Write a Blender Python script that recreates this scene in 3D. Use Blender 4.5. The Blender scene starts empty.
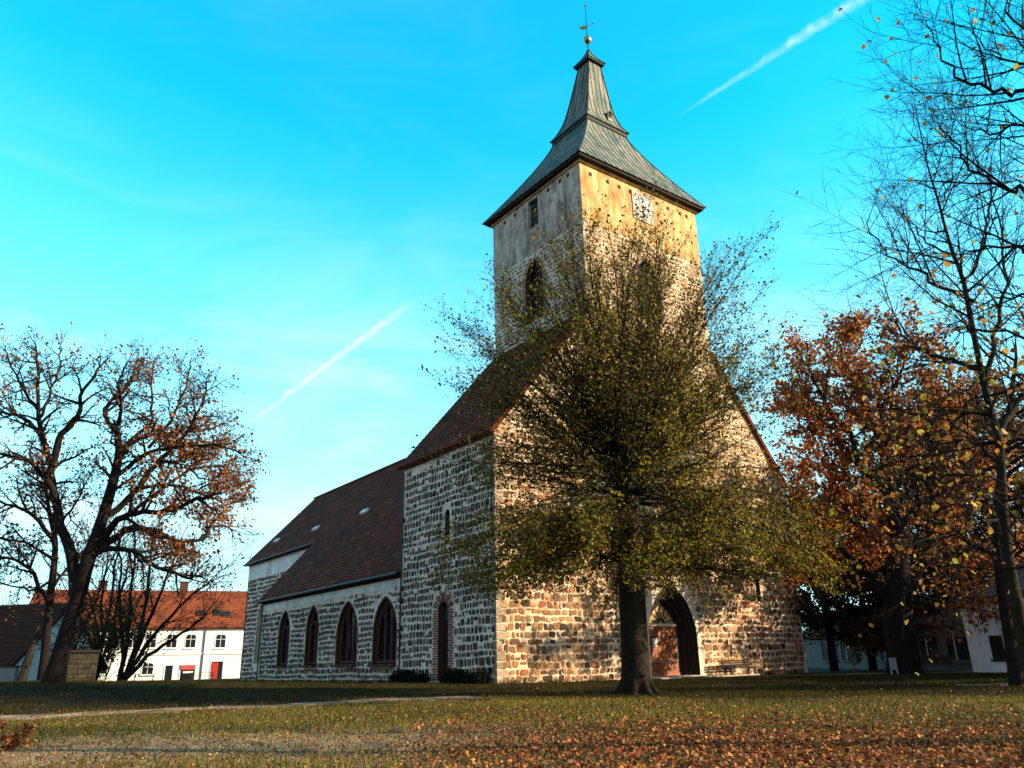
import bpy, math, random
import numpy as np
from mathutils import Vector, Matrix
from mathutils.geometry import tessellate_polygon

# ------------------------------------------------------------------ camera
scene = bpy.context.scene
F_PX, YAW, PITCH, ROLL = 788.2, 0.9321, 0.3422, -0.0225
CAM = Vector((-22.3503, -31.7611, 0.839))
_f = Vector((math.cos(YAW)*math.cos(PITCH), math.sin(YAW)*math.cos(PITCH), math.sin(PITCH)))
_r0 = Vector((math.sin(YAW), -math.cos(YAW), 0))
_u0 = _r0.cross(_f)
_r = _r0*math.cos(ROLL) + _u0*math.sin(ROLL)
_u = -_r0*math.sin(ROLL) + _u0*math.cos(ROLL)
cam_data = bpy.data.cameras.new('camera')
cam_data.lens = 36.0*F_PX/1024
cam_data.sensor_width = 36.0
cam_data.clip_end = 5000
cam = bpy.data.objects.new('camera', cam_data)
cam.matrix_world = Matrix(((_r.x, _u.x, -_f.x, CAM.x), (_r.y, _u.y, -_f.y, CAM.y), (_r.z, _u.z, -_f.z, CAM.z), (0, 0, 0, 1)))
scene.collection.objects.link(cam)
scene.camera = cam

def ray(px, py):
    return _r*((px-512)/F_PX) - _u*((py-384)/F_PX) + _f
def hor(px, py, D):
    d = ray(px, py)
    return CAM + d*(D/math.hypot(d.x, d.y))
def on_plane(px, py, O, N):
    d = ray(px, py)
    return CAM + d*((O-CAM).dot(N)/d.dot(N))

# ------------------------------------------------------------------ sun, sky, exposure
SUN_EL = math.radians(21)
_sh = Vector((0.68, -0.73)).normalized()
SUN = Vector((_sh.x*math.cos(SUN_EL), _sh.y*math.cos(SUN_EL), math.sin(SUN_EL)))
sl = bpy.data.lights.new('sun', 'SUN')
sl.energy = 5.0
sl.angle = math.radians(0.5)
sl.color = (1.0, 0.83, 0.59)
so = bpy.data.objects.new('sun', sl)
so.rotation_euler = SUN.to_track_quat('Z', 'Y').to_euler()
so.location = (30, -40, 60)
scene.collection.objects.link(so)

vs = scene.view_settings
vs.view_transform = 'Standard'
vs.look = 'None'
vs.gamma = 1
vs.use_curve_mapping = False
vs.exposure = 1.15

world = bpy.data.worlds.new('World')
scene.world = world
world.use_nodes = True
nt = world.node_tree
nt.nodes.clear()
def N(t, **kw):
    n = nt.nodes.new(t)
    for k, v in kw.items():
        setattr(n, k, v)
    return n
def setin(n, i, v):
    if isinstance(v, bpy.types.NodeSocket):
        nt.links.new(v, n.inputs[i])
    else:
        n.inputs[i].default_value = v
def wmath(op, a, b=0.0, c=None, clamp=False):
    n = N('ShaderNodeMath', operation=op, use_clamp=clamp)
    setin(n, 0, a); setin(n, 1, b)
    if c is not None: setin(n, 2, c)
    return n.outputs[0]
def wvec(op, a, b):
    n = N('ShaderNodeVectorMath', operation=op)
    setin(n, 0, a); setin(n, 1, b)
    return n.outputs['Value'] if op == 'DOT_PRODUCT' else n.outputs[0]
def wramp(x, a, b, lo=0.0, hi=1.0):
    n = N('ShaderNodeMapRange', interpolation_type='SMOOTHSTEP')
    setin(n, 0, x); setin(n, 1, a); setin(n, 2, b); setin(n, 3, lo); setin(n, 4, hi)
    return n.outputs[0]
def wmix(f, a, b, mode='MIX'):
    n = N('ShaderNodeMix', data_type='RGBA', blend_type=mode)
    setin(n, 0, f); setin(n, 6, a); setin(n, 7, b)
    return n.outputs[2]
sky = N('ShaderNodeTexSky', sky_type='NISHITA', sun_disc=False)
sky.sun_elevation = SUN_EL
sky.sun_rotation = math.atan2(SUN.x, SUN.y)
sky.air_density = 1.0
sky.dust_density = 0.4
sky.ozone_density = 2.0
tc = N('ShaderNodeTexCoord')
DIR = tc.outputs['Generated']
sep = N('ShaderNodeSeparateXYZ'); nt.links.new(DIR, sep.inputs[0])
ZZ = sep.outputs[2]
FRONT = wramp(wvec('DOT_PRODUCT', DIR, tuple(Vector((_f.x, _f.y, 0.15)).normalized())), -0.25, 0.45)
skyf = wmix(1.0, sky.outputs[0], (0.08, 2.75, 2.6, 1), 'MULTIPLY')
skyb = wmix(1.0, sky.outputs[0], (1.35, 1.25, 1.15, 1), 'MULTIPLY')
skyc = wmix(FRONT, skyb, skyf)
# thin high cloud: streaky veil, denser low down
mp = N('ShaderNodeMapping'); nt.links.new(DIR, mp.inputs[0])
mp.inputs['Scale'].default_value = (1.2, 1.2, 4.0)
mp.inputs['Rotation'].default_value = (0.25, -0.2, 0.6)
nz = N('ShaderNodeTexNoise'); nt.links.new(mp.outputs[0], nz.inputs['Vector'])
nz.inputs['Scale'].default_value = 2.6; nz.inputs['Detail'].default_value = 7; nz.inputs['Roughness'].default_value = 0.58
nz.inputs['Distortion'].default_value = 0.6
veil = wmath('MULTIPLY', wramp(nz.outputs[0], 0.42, 0.78), wramp(ZZ, 0.62, 0.1, 0.03, 0.62))
low = wramp(ZZ, 0.62, -0.02, 0.0, 0.95)
CLOUD = (6.3, 6.9, 7.1, 1)
HAZE = (4.6, 6.4, 6.8, 1)
c1 = wmix(low, skyc, HAZE)
c2 = wmix(veil, c1, CLOUD)
def contrail(pa, pb, w0, w1, amount, floor=.15):
    """A condensation trail: a band of the sky along the great circle through two directions."""
    a = ray(*pa).normalized(); b = ray(*pb).normalized()
    n = a.cross(b).normalized(); t = (b - a*a.dot(b)).normalized()
    ang = a.angle(b)
    dn = wvec('DOT_PRODUCT', DIR, n)
    s = wmath('ARCTAN2', wvec('DOT_PRODUCT', DIR, t), wvec('DOT_PRODUCT', DIR, a))
    nn = N('ShaderNodeTexNoise'); nt.links.new(DIR, nn.inputs['Vector'])
    nn.inputs['Scale'].default_value = 55; nn.inputs['Detail'].default_value = 5
    off = wmath('MULTIPLY', wmath('SUBTRACT', nn.outputs[0], 0.5), 0.010)
    d = wmath('ABSOLUTE', wmath('ADD', dn, off))
    w = wramp(s, 0.0, ang, w0, w1)
    band = wmath('SUBTRACT', 1.0, wmath('DIVIDE', d, w), clamp=True)
    ends = wmath('MULTIPLY', wramp(s, -0.02, ang*0.30), wramp(s, ang*1.12, ang*0.95))
    tex = wramp(nn.outputs[0], 0.36, 0.62, floor, 1.0)
    return wmath('MULTIPLY', wmath('MULTIPLY', band, ends), wmath('MULTIPLY', tex, amount))
c3 = wmix(contrail((684, 112), (880, -14), 0.003, 0.0085, 0.42, .3), c2, CLOUD)
c4 = wmix(contrail((240, 430), (398, 312), 0.0035, 0.0070, 0.62, .5), c3, CLOUD)
bg = N('ShaderNodeBackground'); nt.links.new(c4, bg.inputs[0]); bg.inputs[1].default_value = 0.085
wo = N('ShaderNodeOutputWorld'); nt.links.new(bg.outputs[0], wo.inputs[0])

# ------------------------------------------------------------------ materials
def material(name, col, rough=0.85, var=0.25, scale=2.0, bump=0.0, bscale=12.0, attr=False, spec=0.1, trans=0.0,
             col2=None, c2scale=1.0, c2lo=0.45, c2hi=0.65, metal=0.0, uvstretch=None, coord='Object', streak=0.0):
    m = bpy.data.materials.new(name); m.use_nodes = True
    t = m.node_tree; t.nodes.clear()
    out = t.nodes.new('ShaderNodeOutputMaterial'); b = t.nodes.new('ShaderNodeBsdfPrincipled')
    b.inputs['Roughness'].default_value = rough; b.inputs['Specular IOR Level'].default_value = spec
    b.inputs['Metallic'].default_value = metal
    tcn = t.nodes.new('ShaderNodeTexCoord')
    vec = tcn.outputs[coord]
    if uvstretch:
        mpn = t.nodes.new('ShaderNodeMapping'); mpn.inputs['Scale'].default_value = uvstretch
        t.links.new(vec, mpn.inputs[0]); svec = mpn.outputs[0]
    else:
        svec = vec
    if attr:
        a = t.nodes.new('ShaderNodeAttribute'); a.attribute_name = 'tone'; base = a.outputs['Color']
    else:
        rgb = t.nodes.new('ShaderNodeRGB'); rgb.outputs[0].default_value = (*col, 1); base = rgb.outputs[0]
    def noise(sc, v, det=5, rgh=.5):
        n = t.nodes.new('ShaderNodeTexNoise'); n.inputs['Roughness'].default_value = rgh; n.inputs['Scale'].default_value = sc; n.inputs['Detail'].default_value = det
        t.links.new(v, n.inputs['Vector']); return n.outputs[0]
    def mixc(fac, x, y, mode='MIX'):
        n = t.nodes.new('ShaderNodeMix'); n.data_type = 'RGBA'; n.blend_type = mode
        for i, v in ((0, fac), (6, x), (7, y)):
            if isinstance(v, bpy.types.NodeSocket): t.links.new(v, n.inputs[i])
            else: n.inputs[i].default_value = v
        return n.outputs[2]
    def rng(x, a, bb, lo, hi):
        n = t.nodes.new('ShaderNodeMapRange'); t.links.new(x, n.inputs[0])
        for i, v in ((1, a), (2, bb), (3, lo), (4, hi)): n.inputs[i].default_value = v
        return n.outputs[0]
    if col2:
        base = mixc(rng(noise(c2scale, svec), c2lo, c2hi, 0, 1), base, (*col2, 1))
    if var:
        g = rng(noise(scale, vec, 6), 0.25, 0.75, 1-var, 1+var)
        cmb = t.nodes.new('ShaderNodeCombineColor')
        for i in range(3): t.links.new(g, cmb.inputs[i])
        base = mixc(1.0, base, cmb.outputs[0], 'MULTIPLY')
    if streak:
        ms = t.nodes.new('ShaderNodeMapping'); ms.inputs['Scale'].default_value = (1.5, 1.5, .30); t.links.new(vec, ms.inputs[0])
        g2 = rng(noise(1.3, ms.outputs[0], 8, .68), .30, .56, 1-streak, 1.06)
        g3 = rng(noise(.9, vec, 8, .7), .32, .62, 1-streak*.8, 1.06)
        for gg in (g2, g3):
            cb = t.nodes.new('ShaderNodeCombineColor')
            for i in range(3): t.links.new(gg, cb.inputs[i])
            base = mixc(1.0, base, cb.outputs[0], 'MULTIPLY')
    t.links.new(base, b.inputs['Base Color'])
    if bump:
        bn = t.nodes.new('ShaderNodeBump'); bn.inputs['Strength'].default_value = bump; bn.inputs['Distance'].default_value = 0.03
        t.links.new(noise(bscale, vec, 6), bn.inputs['Height']); t.links.new(bn.outputs[0], b.inputs['Normal'])
    sh = b.outputs[0]
    if trans:
        tr = t.nodes.new('ShaderNodeBsdfTranslucent'); t.links.new(base, tr.inputs[0])
        mx = t.nodes.new('ShaderNodeMixShader'); mx.inputs[0].default_value = trans
        t.links.new(sh, mx.inputs[1]); t.links.new(tr.outputs[0], mx.inputs[2]); sh = mx.outputs[0]
    t.links.new(sh, out.inputs[0])
    return m

M = {}
M['stone'] = material('fieldstone', (.2, .15, .1), .8, .35, 9, .5, 25, attr=True)
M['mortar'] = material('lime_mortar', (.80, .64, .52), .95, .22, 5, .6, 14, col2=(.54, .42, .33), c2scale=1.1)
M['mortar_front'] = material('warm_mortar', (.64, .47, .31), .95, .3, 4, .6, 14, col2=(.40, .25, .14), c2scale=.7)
M['plaster'] = material('white_band_plaster', (.80, .79, .76), .9, .12, 2, .1, 9, col2=(.62, .60, .56), c2scale=.6, uvstretch=(1, 1, .3), streak=.2)
M['jamb'] = material('pale_portal_plaster', (.66, .52, .36), .9, .2, 4, .2, 12)
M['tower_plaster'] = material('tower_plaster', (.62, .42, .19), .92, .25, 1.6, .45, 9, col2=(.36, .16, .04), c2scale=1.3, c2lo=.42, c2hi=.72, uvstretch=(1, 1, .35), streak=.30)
M['tower_plaster_side'] = material('grey_tower_plaster', (.62, .48, .40), .92, .22, 1.8, .4, 9, col2=(.20, .155, .125), c2scale=1.5, c2lo=.44, c2hi=.74, uvstretch=(1, 1, .25), streak=.34)  # same plaster as the front, greyed to carry the shaded look of the side
M['brick'] = material('red_brick', (.22, .09, .06), .85, .35, 8, .3, 30, attr=True)
M['darkbrick'] = material('dark_brick', (.085, .04, .03), .85, .35, 8, .3, 30)
M['portal'] = material('sooty_portal_brick', (.034, .023, .018), .8, .4, 6, .4, 20)  # one near-black brick tone for all the portal orders
M['tile'] = material('old_roof_tile', (.135, .026, .009), .9, .5, 3.5, .3, 20, col2=(.06, .017, .009), c2scale=.8)
M['tile_new'] = material('replaced_tile', (.22, .055, .02), .85, .3, 3)
M['tile_moss'] = material('mossy_tile', (.045, .032, .012), .95, .4, 5)
M['copper'] = material('weathered_copper', (.215, .195, .14), .6, .3, 3, .15, 12, col2=(.07, .105, .08), c2scale=1.5, c2lo=.42, c2hi=.62, uvstretch=(1, 1, .2), metal=.1, spec=.3)
M['copper_dark'] = material('dark_copper_edge', (.04, .045, .04), .6, .3, 4)
M['wood_dark'] = material('dark_timber', (.03, .022, .018), .8, .35, 6, .3, 20, uvstretch=(1, 1, .1))
M['door'] = material('orange_brown_oak', (.36, .088, .012), .6, .4, 5, .3, 16, col2=(.16, .04, .01), c2scale=5, c2lo=.4, c2hi=.6, uvstretch=(3, 3, .15), spec=.35)
M['fan'] = material('ochre_fanlight_board', (.50, .30, .11), .7, .3, 4, .1)
M['iron'] = material('black_iron', (.02, .02, .022), .5, .2, 5, metal=.3, spec=.4)
M['gold'] = material('tarnished_gold', (.42, .30, .13), .38, .2, 5, metal=.8, spec=.5)
M['glass'] = material('dark_glass', (.012, .014, .016), .12, .2, 3, spec=.22)
M['darkpane'] = material('shaded_pane', (.008, .009, .010), .5, .2, 3, spec=.03)
M['teal'] = material('green_louvre', (.03, .10, .10), .5, .3, 3)
M['dial'] = material('white_dial', (.62, .60, .55), .7, .12, 4)
M['board'] = material('clock_board_paint', (.50, .43, .31), .85, .15, 4, streak=.3)
M['white'] = material('white_house_render', (.80, .76, .68), .9, .08, 1.2, .05, 8, streak=.14)
M['whitewood'] = material('white_paint', (.75, .75, .73), .6, .05, 3)
M['orange_tile'] = material('orange_roof_tile', (.205, .052, .02), .9, .45, 2.5, .3, 15, col2=(.11, .032, .017), c2scale=.6)
M['barn_tile'] = material('dark_barn_tile', (.06, .02, .010), .85, .35, 3, .3, 15)
M['redpaint'] = material('red_door_paint', (.42, .035, .02), .5, .15, 3)
M['bluewall'] = material('grey_teal_render', (.07, .11, .115), .9, .12, 1.5, .05)
M['lightblue'] = material('pale_blue_render', (.70, .80, .88), .9, .1, 1.5, .05)
M['greyroof'] = material('grey_roof_tile', (.13, .10, .095), .85, .3, 2.5, .2)
M['bark'] = material('lime_bark', (.017, .0125, .009), .95, .5, 7, 1.0, 16, col2=(.026, .022, .012), c2scale=2.0, uvstretch=(1, 1, .25))
M['oakbark'] = material('oak_bark', (.015, .011, .009), .95, .45, 7, 1.0, 14, uvstretch=(1, 1, .3))
M['mossbark'] = material('mossy_bark', (.020, .015, .007), .95, .45, 7, .8, 16, col2=(.024, .02, .015), c2scale=2)
M['leaf'] = material('leaf', (.1, .1, .03), .6, 0, attr=True, trans=.45, spec=.2)
M['litter'] = material('leaf_litter', (.1, .1, .03), .75, 0, attr=True, trans=.12, spec=.2)
M['blade'] = material('grass_blade', (.05, .06, .02), .8, 0, attr=True, trans=.3, spec=.15)
M['benchwood'] = material('bench_timber', (.025, .019, .014), .8, .3, 8)
M['pathmat'] = material('trodden_path', (.36, .25, .17), .95, .35, 1.5, .5, 20, col2=(.13, .08, .045), c2scale=1.6, c2lo=.42, c2hi=.62)
M['flag'] = material('paving_slab', (.36, .30, .23), .9, .25, 3, .3)
M['stackstone'] = material('mossy_stone_block', (.05, .043, .027), .9, .5, 3, .6, 10, col2=(.028, .027, .017), c2scale=2, uvstretch=(1, 1, 4))
M['paleconcrete'] = material('pale_concrete', (.22, .235, .24), .9, .2, 2)
M['paper'] = material('notice_paper', (.78, .72, .58), .8, .05, 5)
M['shopred'] = material('red_shop_board', (.45, .07, .07), .6, .1, 5)

# ------------------------------------------------------------------ mesh helpers
class MB:
    def __init__(s): s.v = []; s.f = []; s.m = []; s.c = []; s.col = (1, 1, 1)
    def face(s, pts, mi=0):
        b = len(s.v); s.v.extend(tuple(p) for p in pts); s.c.extend([s.col]*len(pts))
        s.f.append(tuple(range(b, b+len(pts)))); s.m.append(mi)
    def raw(s, pts, faces, mi=0):
        b = len(s.v); s.v.extend(tuple(p) for p in pts); s.c.extend([s.col]*len(pts))
        for f in faces: s.f.append(tuple(b+i for i in f)); s.m.append(mi)
    def box(s, a, b, mi=0, X=None, Y=None, Z=None, O=None):
        """box between corners a and b, optionally in the frame O + X,Y,Z"""
        P = []
        for z in (a[2], b[2]):
            for y in (a[1], b[1]):
                for x in (a[0], b[0]):
                    P.append((O + X*x + Y*y + Z*z) if O is not None else Vector((x, y, z)))
        s.raw(P, [(0, 2, 3, 1), (4, 5, 7, 6), (0, 1, 5, 4), (2, 6, 7, 3), (0, 4, 6, 2), (1, 3, 7, 5)], mi)
    def slab(s, pts, thick, mi=0, mi2=None):
        """a polygon given a thickness along the vector thick"""
        n = len(pts); P = [Vector(p) for p in pts] + [Vector(p)+thick for p in pts]
        s.raw(P, [tuple(range(n))], mi); b = len(s.v)-2*n
        s.f.append(tuple(b+n+i for i in reversed(range(n)))); s.m.append(mi if mi2 is None else mi2)
        for i in range(n):
            j = (i+1) % n
            s.f.append((b+i, b+n+i, b+n+j, b+j)); s.m.append(mi if mi2 is None else mi2)
    def tube(s, pts, rads, sides=6, mi=0, cap=True):
        n = len(pts); P = []; ref = None
        for i in range(n):
            t = (pts[min(i+1, n-1)] - pts[max(i-1, 0)])
            if t.length < 1e-9: t = Vector((0, 0, 1))
            t.normalize()
            if ref is None:
                ref = Vector((1, 0, 0)) if abs(t.x) < .8 else Vector((0, 1, 0))
            a = t.cross(ref)
            if a.length < 1e-6: a = t.orthogonal()
            a.normalize(); b = t.cross(a); ref = -b if False else a.cross(t)
            for k in range(sides):
                an = 2*math.pi*k/sides
                P.append(pts[i] + (a*math.cos(an) + b*math.sin(an))*rads[i])
        fs = []
        for i in range(n-1):
            for k in range(sides):
                k2 = (k+1) % sides
                fs.append((i*sides+k, i*sides+k2, (i+1)*sides+k2, (i+1)*sides+k))
        if cap:
            fs.append(tuple(range(sides-1, -1, -1))); fs.append(tuple((n-1)*sides+k for k in range(sides)))
        s.raw(P, fs, mi)
    def build(s, name, mats, parent=None, smooth=False):
        me = bpy.data.meshes.new(name)
        me.from_pydata(s.v, [], s.f)
        if not isinstance(mats, (list, tuple)): mats = [mats]
        for m in mats: me.materials.append(M[m])
        me.polygons.foreach_set('material_index', s.m)
        if any(m in ('stone', 'brick', 'leaf') for m in mats):
            a = me.attributes.new('tone', 'FLOAT_COLOR', 'POINT')
            arr = np.ones((len(s.v), 4), np.float32); arr[:, :3] = np.array(s.c, np.float32)
            a.data.foreach_set('color', arr.ravel())
        if smooth: me.polygons.foreach_set('use_smooth', [True]*len(s.f))
        me.update()
        o = bpy.data.objects.new(name, me); scene.collection.objects.link(o)
        if parent is not None:
            o.parent = parent
            par_w = parent
            off = Vector((0, 0, 0))
            while par_w is not None:
                off += par_w.location; par_w = par_w.parent
            o.location = -off
        return o
def tag(o, label, cat, group=None, kind=None):
    if label: o['label'] = label
    if cat: o['category'] = cat
    if group: o['group'] = group
    if kind: o['kind'] = kind
    return o
def thing(name, label, cat, loc=(0, 0, 0), group=None):
    o = bpy.data.objects.new(name, None); scene.collection.objects.link(o)
    o.location = loc; o.empty_display_size = .3
    return tag(o, label, cat, group)
def copy_tree(o, parent=None):
    c = o.copy(); scene.collection.objects.link(c)
    if parent is not None: c.parent = parent
    for ch in list(o.children): copy_tree(ch, c)
    return c
def kites(name, pos, size, col, mat, parent=None, flat=0.0, seed=0, aspect=.62):
    """many small leaf blades as one mesh: six-cornered blades folded a little along the midrib"""
    r = np.random.default_rng(seed); n = len(pos); pos = np.asarray(pos, float)
    size = np.asarray(size, float)[:, None]
    a = r.normal(size=(n, 3)); a[:, 2] *= (1-flat); a /= np.linalg.norm(a, axis=1)[:, None]
    b = r.normal(size=(n, 3)); b[:, 2] *= (1-flat)
    b -= a*(a*b).sum(1)[:, None]; b /= np.linalg.norm(b, axis=1)[:, None]
    c = np.cross(a, b)*(.22*r.uniform(-1, 1, (n, 1)))
    w = aspect*.5
    V = np.stack([pos - a*size*.5, pos - a*size*.12 + (b*w+c)*size, pos + a*size*.28 + (b*w*.75+c)*size, pos + a*size*.5,
                  pos + a*size*.28 + (-b*w*.75+c)*size, pos - a*size*.12 + (-b*w+c)*size], 1).reshape(-1, 3)
    me = bpy.data.meshes.new(name)
    me.vertices.add(6*n); me.vertices.foreach_set('co', V.ravel().astype(np.float32))
    base = np.arange(n)[:, None]*6
    loops = np.concatenate([base + np.array([[0, 1, 2, 3]]), base + np.array([[0, 3, 4, 5]])], 1).ravel()
    me.loops.add(8*n); me.loops.foreach_set('vertex_index', loops.astype(np.int32))
    me.polygons.add(2*n); me.polygons.foreach_set('loop_start', (np.arange(2*n)*4).astype(np.int32))
    try: me.polygons.foreach_set('loop_total', np.full(2*n, 4, np.int32))
    except Exception: pass
    me.update(calc_edges=True)
    at = me.attributes.new('tone', 'FLOAT_COLOR', 'POINT')
    cc = np.ones((n, 6, 4), np.float32); cc[:, :, :3] = np.asarray(col, np.float32)[:, None, :]
    at.data.foreach_set('color', cc.ravel())
    me.materials.append(M[mat])
    o = bpy.data.objects.new(name, me); scene.collection.objects.link(o)
    if parent is not None:
        o.parent = parent; o.location = -parent.location
    return o
Z = Vector((0, 0, 1))
def inside(poly, u, v):
    c = False; j = len(poly)-1
    for i in range(len(poly)):
        a, b = poly[i], poly[j]
        if (a[1] > v) != (b[1] > v) and u < (b[0]-a[0])*(v-a[1])/(b[1]-a[1]) + a[0]: c = not c
        j = i
    return c
def arch(uc, a, v0, vs_, h, n=9):
    """outline of a pointed (h > a) or round (h == a) opening, from the lower left corner round to the lower right"""
    R = (a*a+h*h)/(2*a); P = [(uc-a, v0)]
    if vs_ > v0 + 1e-6: P.append((uc-a, vs_))
    cx = uc - a + R; th = math.asin(min(1, h/R))
    if h > R: th = math.pi/2
    for i in range(1, n+1):
        t = th*i/n; P.append((cx - R*math.cos(t), vs_ + R*math.sin(t)))
    right = [(2*uc-p[0], p[1]) for p in reversed(P[:-1])]
    return P + right

# ------------------------------------------------------------------ terrain
def ground_z(x, y):
    dc2 = (x-CAM.x)**2 + (y-CAM.y)**2
    z = -0.36*math.exp(-dc2/256.0)
    z += 0.60*math.exp(-((x+19)**2 + (y-9)**2)/170.0)
    z += 0.02*math.sin(x*.9+y*.4)*math.cos(y*.7-x*.3)
    return z - .02
def ground_at(px, py):
    d = ray(px, py); D = 4.0; h = math.hypot(d.x, d.y)
    while D < 200:
        p = CAM + d*(D/h)
        if p.z <= ground_z(p.x, p.y): return Vector((p.x, p.y, ground_z(p.x, p.y)))
        D += .05
    return CAM + d*(D/h)
def drop(px, D):
    p = hor(px, 600, D); return Vector((p.x, p.y, ground_z(p.x, p.y)))
_fh = Vector((math.cos(YAW), math.sin(YAW))); _rh = Vector((math.sin(YAW), -math.cos(YAW)))
def axis_pts():
    a = [-60+i*.8 for i in range(151)]
    s = .8; x = a[-1]; hi = []
    while x < 2200: s *= 1.25; x += s; hi.append(x)
    s = .8; x = a[0]; lo = []
    while x > -2200: s *= 1.25; x -= s; lo.append(x)
    return list(reversed(lo)) + a + hi
_ax = axis_pts(); mb = MB(); nx = len(_ax)
for yy in _ax:
    for xx in _ax: mb.v.append((xx, yy-5, ground_z(xx, yy-5))); mb.c.append((1, 1, 1))
for j in range(nx-1):
    for i in range(nx-1):
        mb.f.append((j*nx+i, j*nx+i+1, (j+1)*nx+i+1, (j+1)*nx+i)); mb.m.append(0)
LAWN_SHADE_PX = [(-300, 728), (-80, 722), (0, 718.5), (140, 712), (235, 708), (330, 703.5), (400, 700), (475, 698.5), (560, 699.5), (700, 701), (850, 700), (1024, 698), (1300, 694)]
LAWN_SHADE = [ground_at(*q) for q in LAWN_SHADE_PX]
_la = [math.atan2((p.x-CAM.x)*_rh.x+(p.y-CAM.y)*_rh.y, (p.x-CAM.x)*_fh.x+(p.y-CAM.y)*_fh.y) for p in LAWN_SHADE]
_ld = [math.hypot(p.x-CAM.x, p.y-CAM.y) for p in LAWN_SHADE]
def lawn_shade_np(x, y):
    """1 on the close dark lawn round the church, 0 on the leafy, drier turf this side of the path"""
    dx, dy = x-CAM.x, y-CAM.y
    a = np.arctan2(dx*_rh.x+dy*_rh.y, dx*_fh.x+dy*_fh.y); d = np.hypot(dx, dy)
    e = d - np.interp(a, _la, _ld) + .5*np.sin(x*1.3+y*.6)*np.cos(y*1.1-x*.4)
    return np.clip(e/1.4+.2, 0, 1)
def ground_material():
    m = bpy.data.materials.new('park_turf'); m.use_nodes = True; t = m.node_tree; b = t.nodes['Principled BSDF']
    b.inputs['Roughness'].default_value = .95; b.inputs['Specular IOR Level'].default_value = .1
    tcn = t.nodes.new('ShaderNodeTexCoord')
    def noise(sc, det=6, rough=.6):
        n = t.nodes.new('ShaderNodeTexNoise'); n.inputs['Scale'].default_value = sc; n.inputs['Detail'].default_value = det
        n.inputs['Roughness'].default_value = rough; t.links.new(tcn.outputs['Object'], n.inputs['Vector']); return n.outputs[0]
    def rng(x, a, c, lo=0, hi=1):
        n = t.nodes.new('ShaderNodeMapRange'); t.links.new(x, n.inputs[0])
        for i, v in ((1, a), (2, c), (3, lo), (4, hi)): n.inputs[i].default_value = v
        return n.outputs[0]
    def mix(f, x, y):
        n = t.nodes.new('ShaderNodeMix'); n.data_type = 'RGBA'
        for i, v in ((0, f), (6, x), (7, y)):
            if isinstance(v, bpy.types.NodeSocket): t.links.new(v, n.inputs[i])
            else: n.inputs[i].default_value = v
        return n.outputs[2]
    at = t.nodes.new('ShaderNodeAttribute'); at.attribute_name = 'worn'
    g = mix(rng(noise(.45), .35, .65), (.045, .044, .007, 1), (.115, .10, .014, 1))
    g = mix(rng(noise(3.0), .5, .7), g, (.060, .036, .014, 1))
    w = mix(rng(noise(2.2), .3, .7), (.42, .275, .135, 1), (.22, .135, .065, 1))
    mul = t.nodes.new('ShaderNodeMath'); mul.operation = 'MULTIPLY'; mul.use_clamp = True
    t.links.new(at.outputs['Fac'], mul.inputs[0]); t.links.new(rng(noise(.8), .3, .6, .4, 1.3), mul.inputs[1])
    g = mix(mul.outputs[0], g, w)
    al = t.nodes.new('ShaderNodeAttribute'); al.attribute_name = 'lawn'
    dark = mix(rng(noise(.7), .35, .65), (.009, .008, .002, 1), (.021, .017, .004, 1))  # dark turf tone with the shade before the church put into it
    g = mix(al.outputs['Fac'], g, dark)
    t.links.new(g, b.inputs['Base Color'])
    bn = t.nodes.new('ShaderNodeBump'); bn.inputs['Strength'].default_value = .9; bn.inputs['Distance'].default_value = .06
    t.links.new(noise(9), bn.inputs['Height']); t.links.new(bn.outputs[0], b.inputs['Normal'])
    return m
M['turf'] = ground_material()
WA, WB = ground_at(60, 752), ground_at(395, 742)
def seg_dist(p, a, b):
    ab = Vector((b.x-a.x, b.y-a.y)); ap = Vector((p[0]-a.x, p[1]-a.y))
    t = max(0, min(1, ap.dot(ab)/ab.dot(ab))); return (ap-ab*t).length
def worn_at(x, y):
    d = seg_dist((x, y), WA, WB)
    return 1.15*math.exp(-(d/2.3)**2)
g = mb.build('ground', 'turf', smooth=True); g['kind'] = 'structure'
_w = g.data.attributes.new('worn', 'FLOAT', 'POINT')
_w.data.foreach_set('value', [worn_at(v[0], v[1]) if abs(v[0]) < 60 and abs(v[1]) < 60 else 0.0 for v in mb.v])

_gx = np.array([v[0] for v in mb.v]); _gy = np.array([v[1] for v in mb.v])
_l = g.data.attributes.new('lawn', 'FLOAT', 'POINT'); _l.data.foreach_set('value', lawn_shade_np(_gx, _gy).astype(np.float32))
def strip(name, pts, w, mat, dz=.012, wob=.12, seed=1):
    rr = random.Random(seed); m = MB(); L = []; R_ = []
    fine = []
    for a, b in zip(pts[:-1], pts[1:]):
        n = max(1, int((b-a).length/.5))
        fine += [a.lerp(b, i/n) for i in range(n)]
    fine.append(pts[-1])
    for i, p in enumerate(fine):
        t = fine[min(i+1, len(fine)-1)] - fine[max(i-1, 0)]; t.z = 0; t.normalize()
        s = Vector((-t.y, t.x, 0)); a = p + s*(w*.5+rr.uniform(-wob, wob)); b = p - s*(w*.5+rr.uniform(-wob, wob))
        row = [a.lerp(b, k/4) for k in range(5)]
        L.append([(q.x, q.y, ground_z(q.x, q.y)+dz + .01*math.sin(math.pi*k/4)) for k, q in enumerate(row)])
    for i in range(len(L)-1):
        for k in range(4): m.face([L[i][k], L[i][k+1], L[i+1][k+1], L[i+1][k]])
    o = m.build(name, mat, smooth=True); o['kind'] = 'structure'; return o
PATH_PX = [(-80, 722), (0, 718.5), (60, 716), (140, 712), (235, 708), (330, 703.5), (400, 700), (475, 697)]
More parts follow.
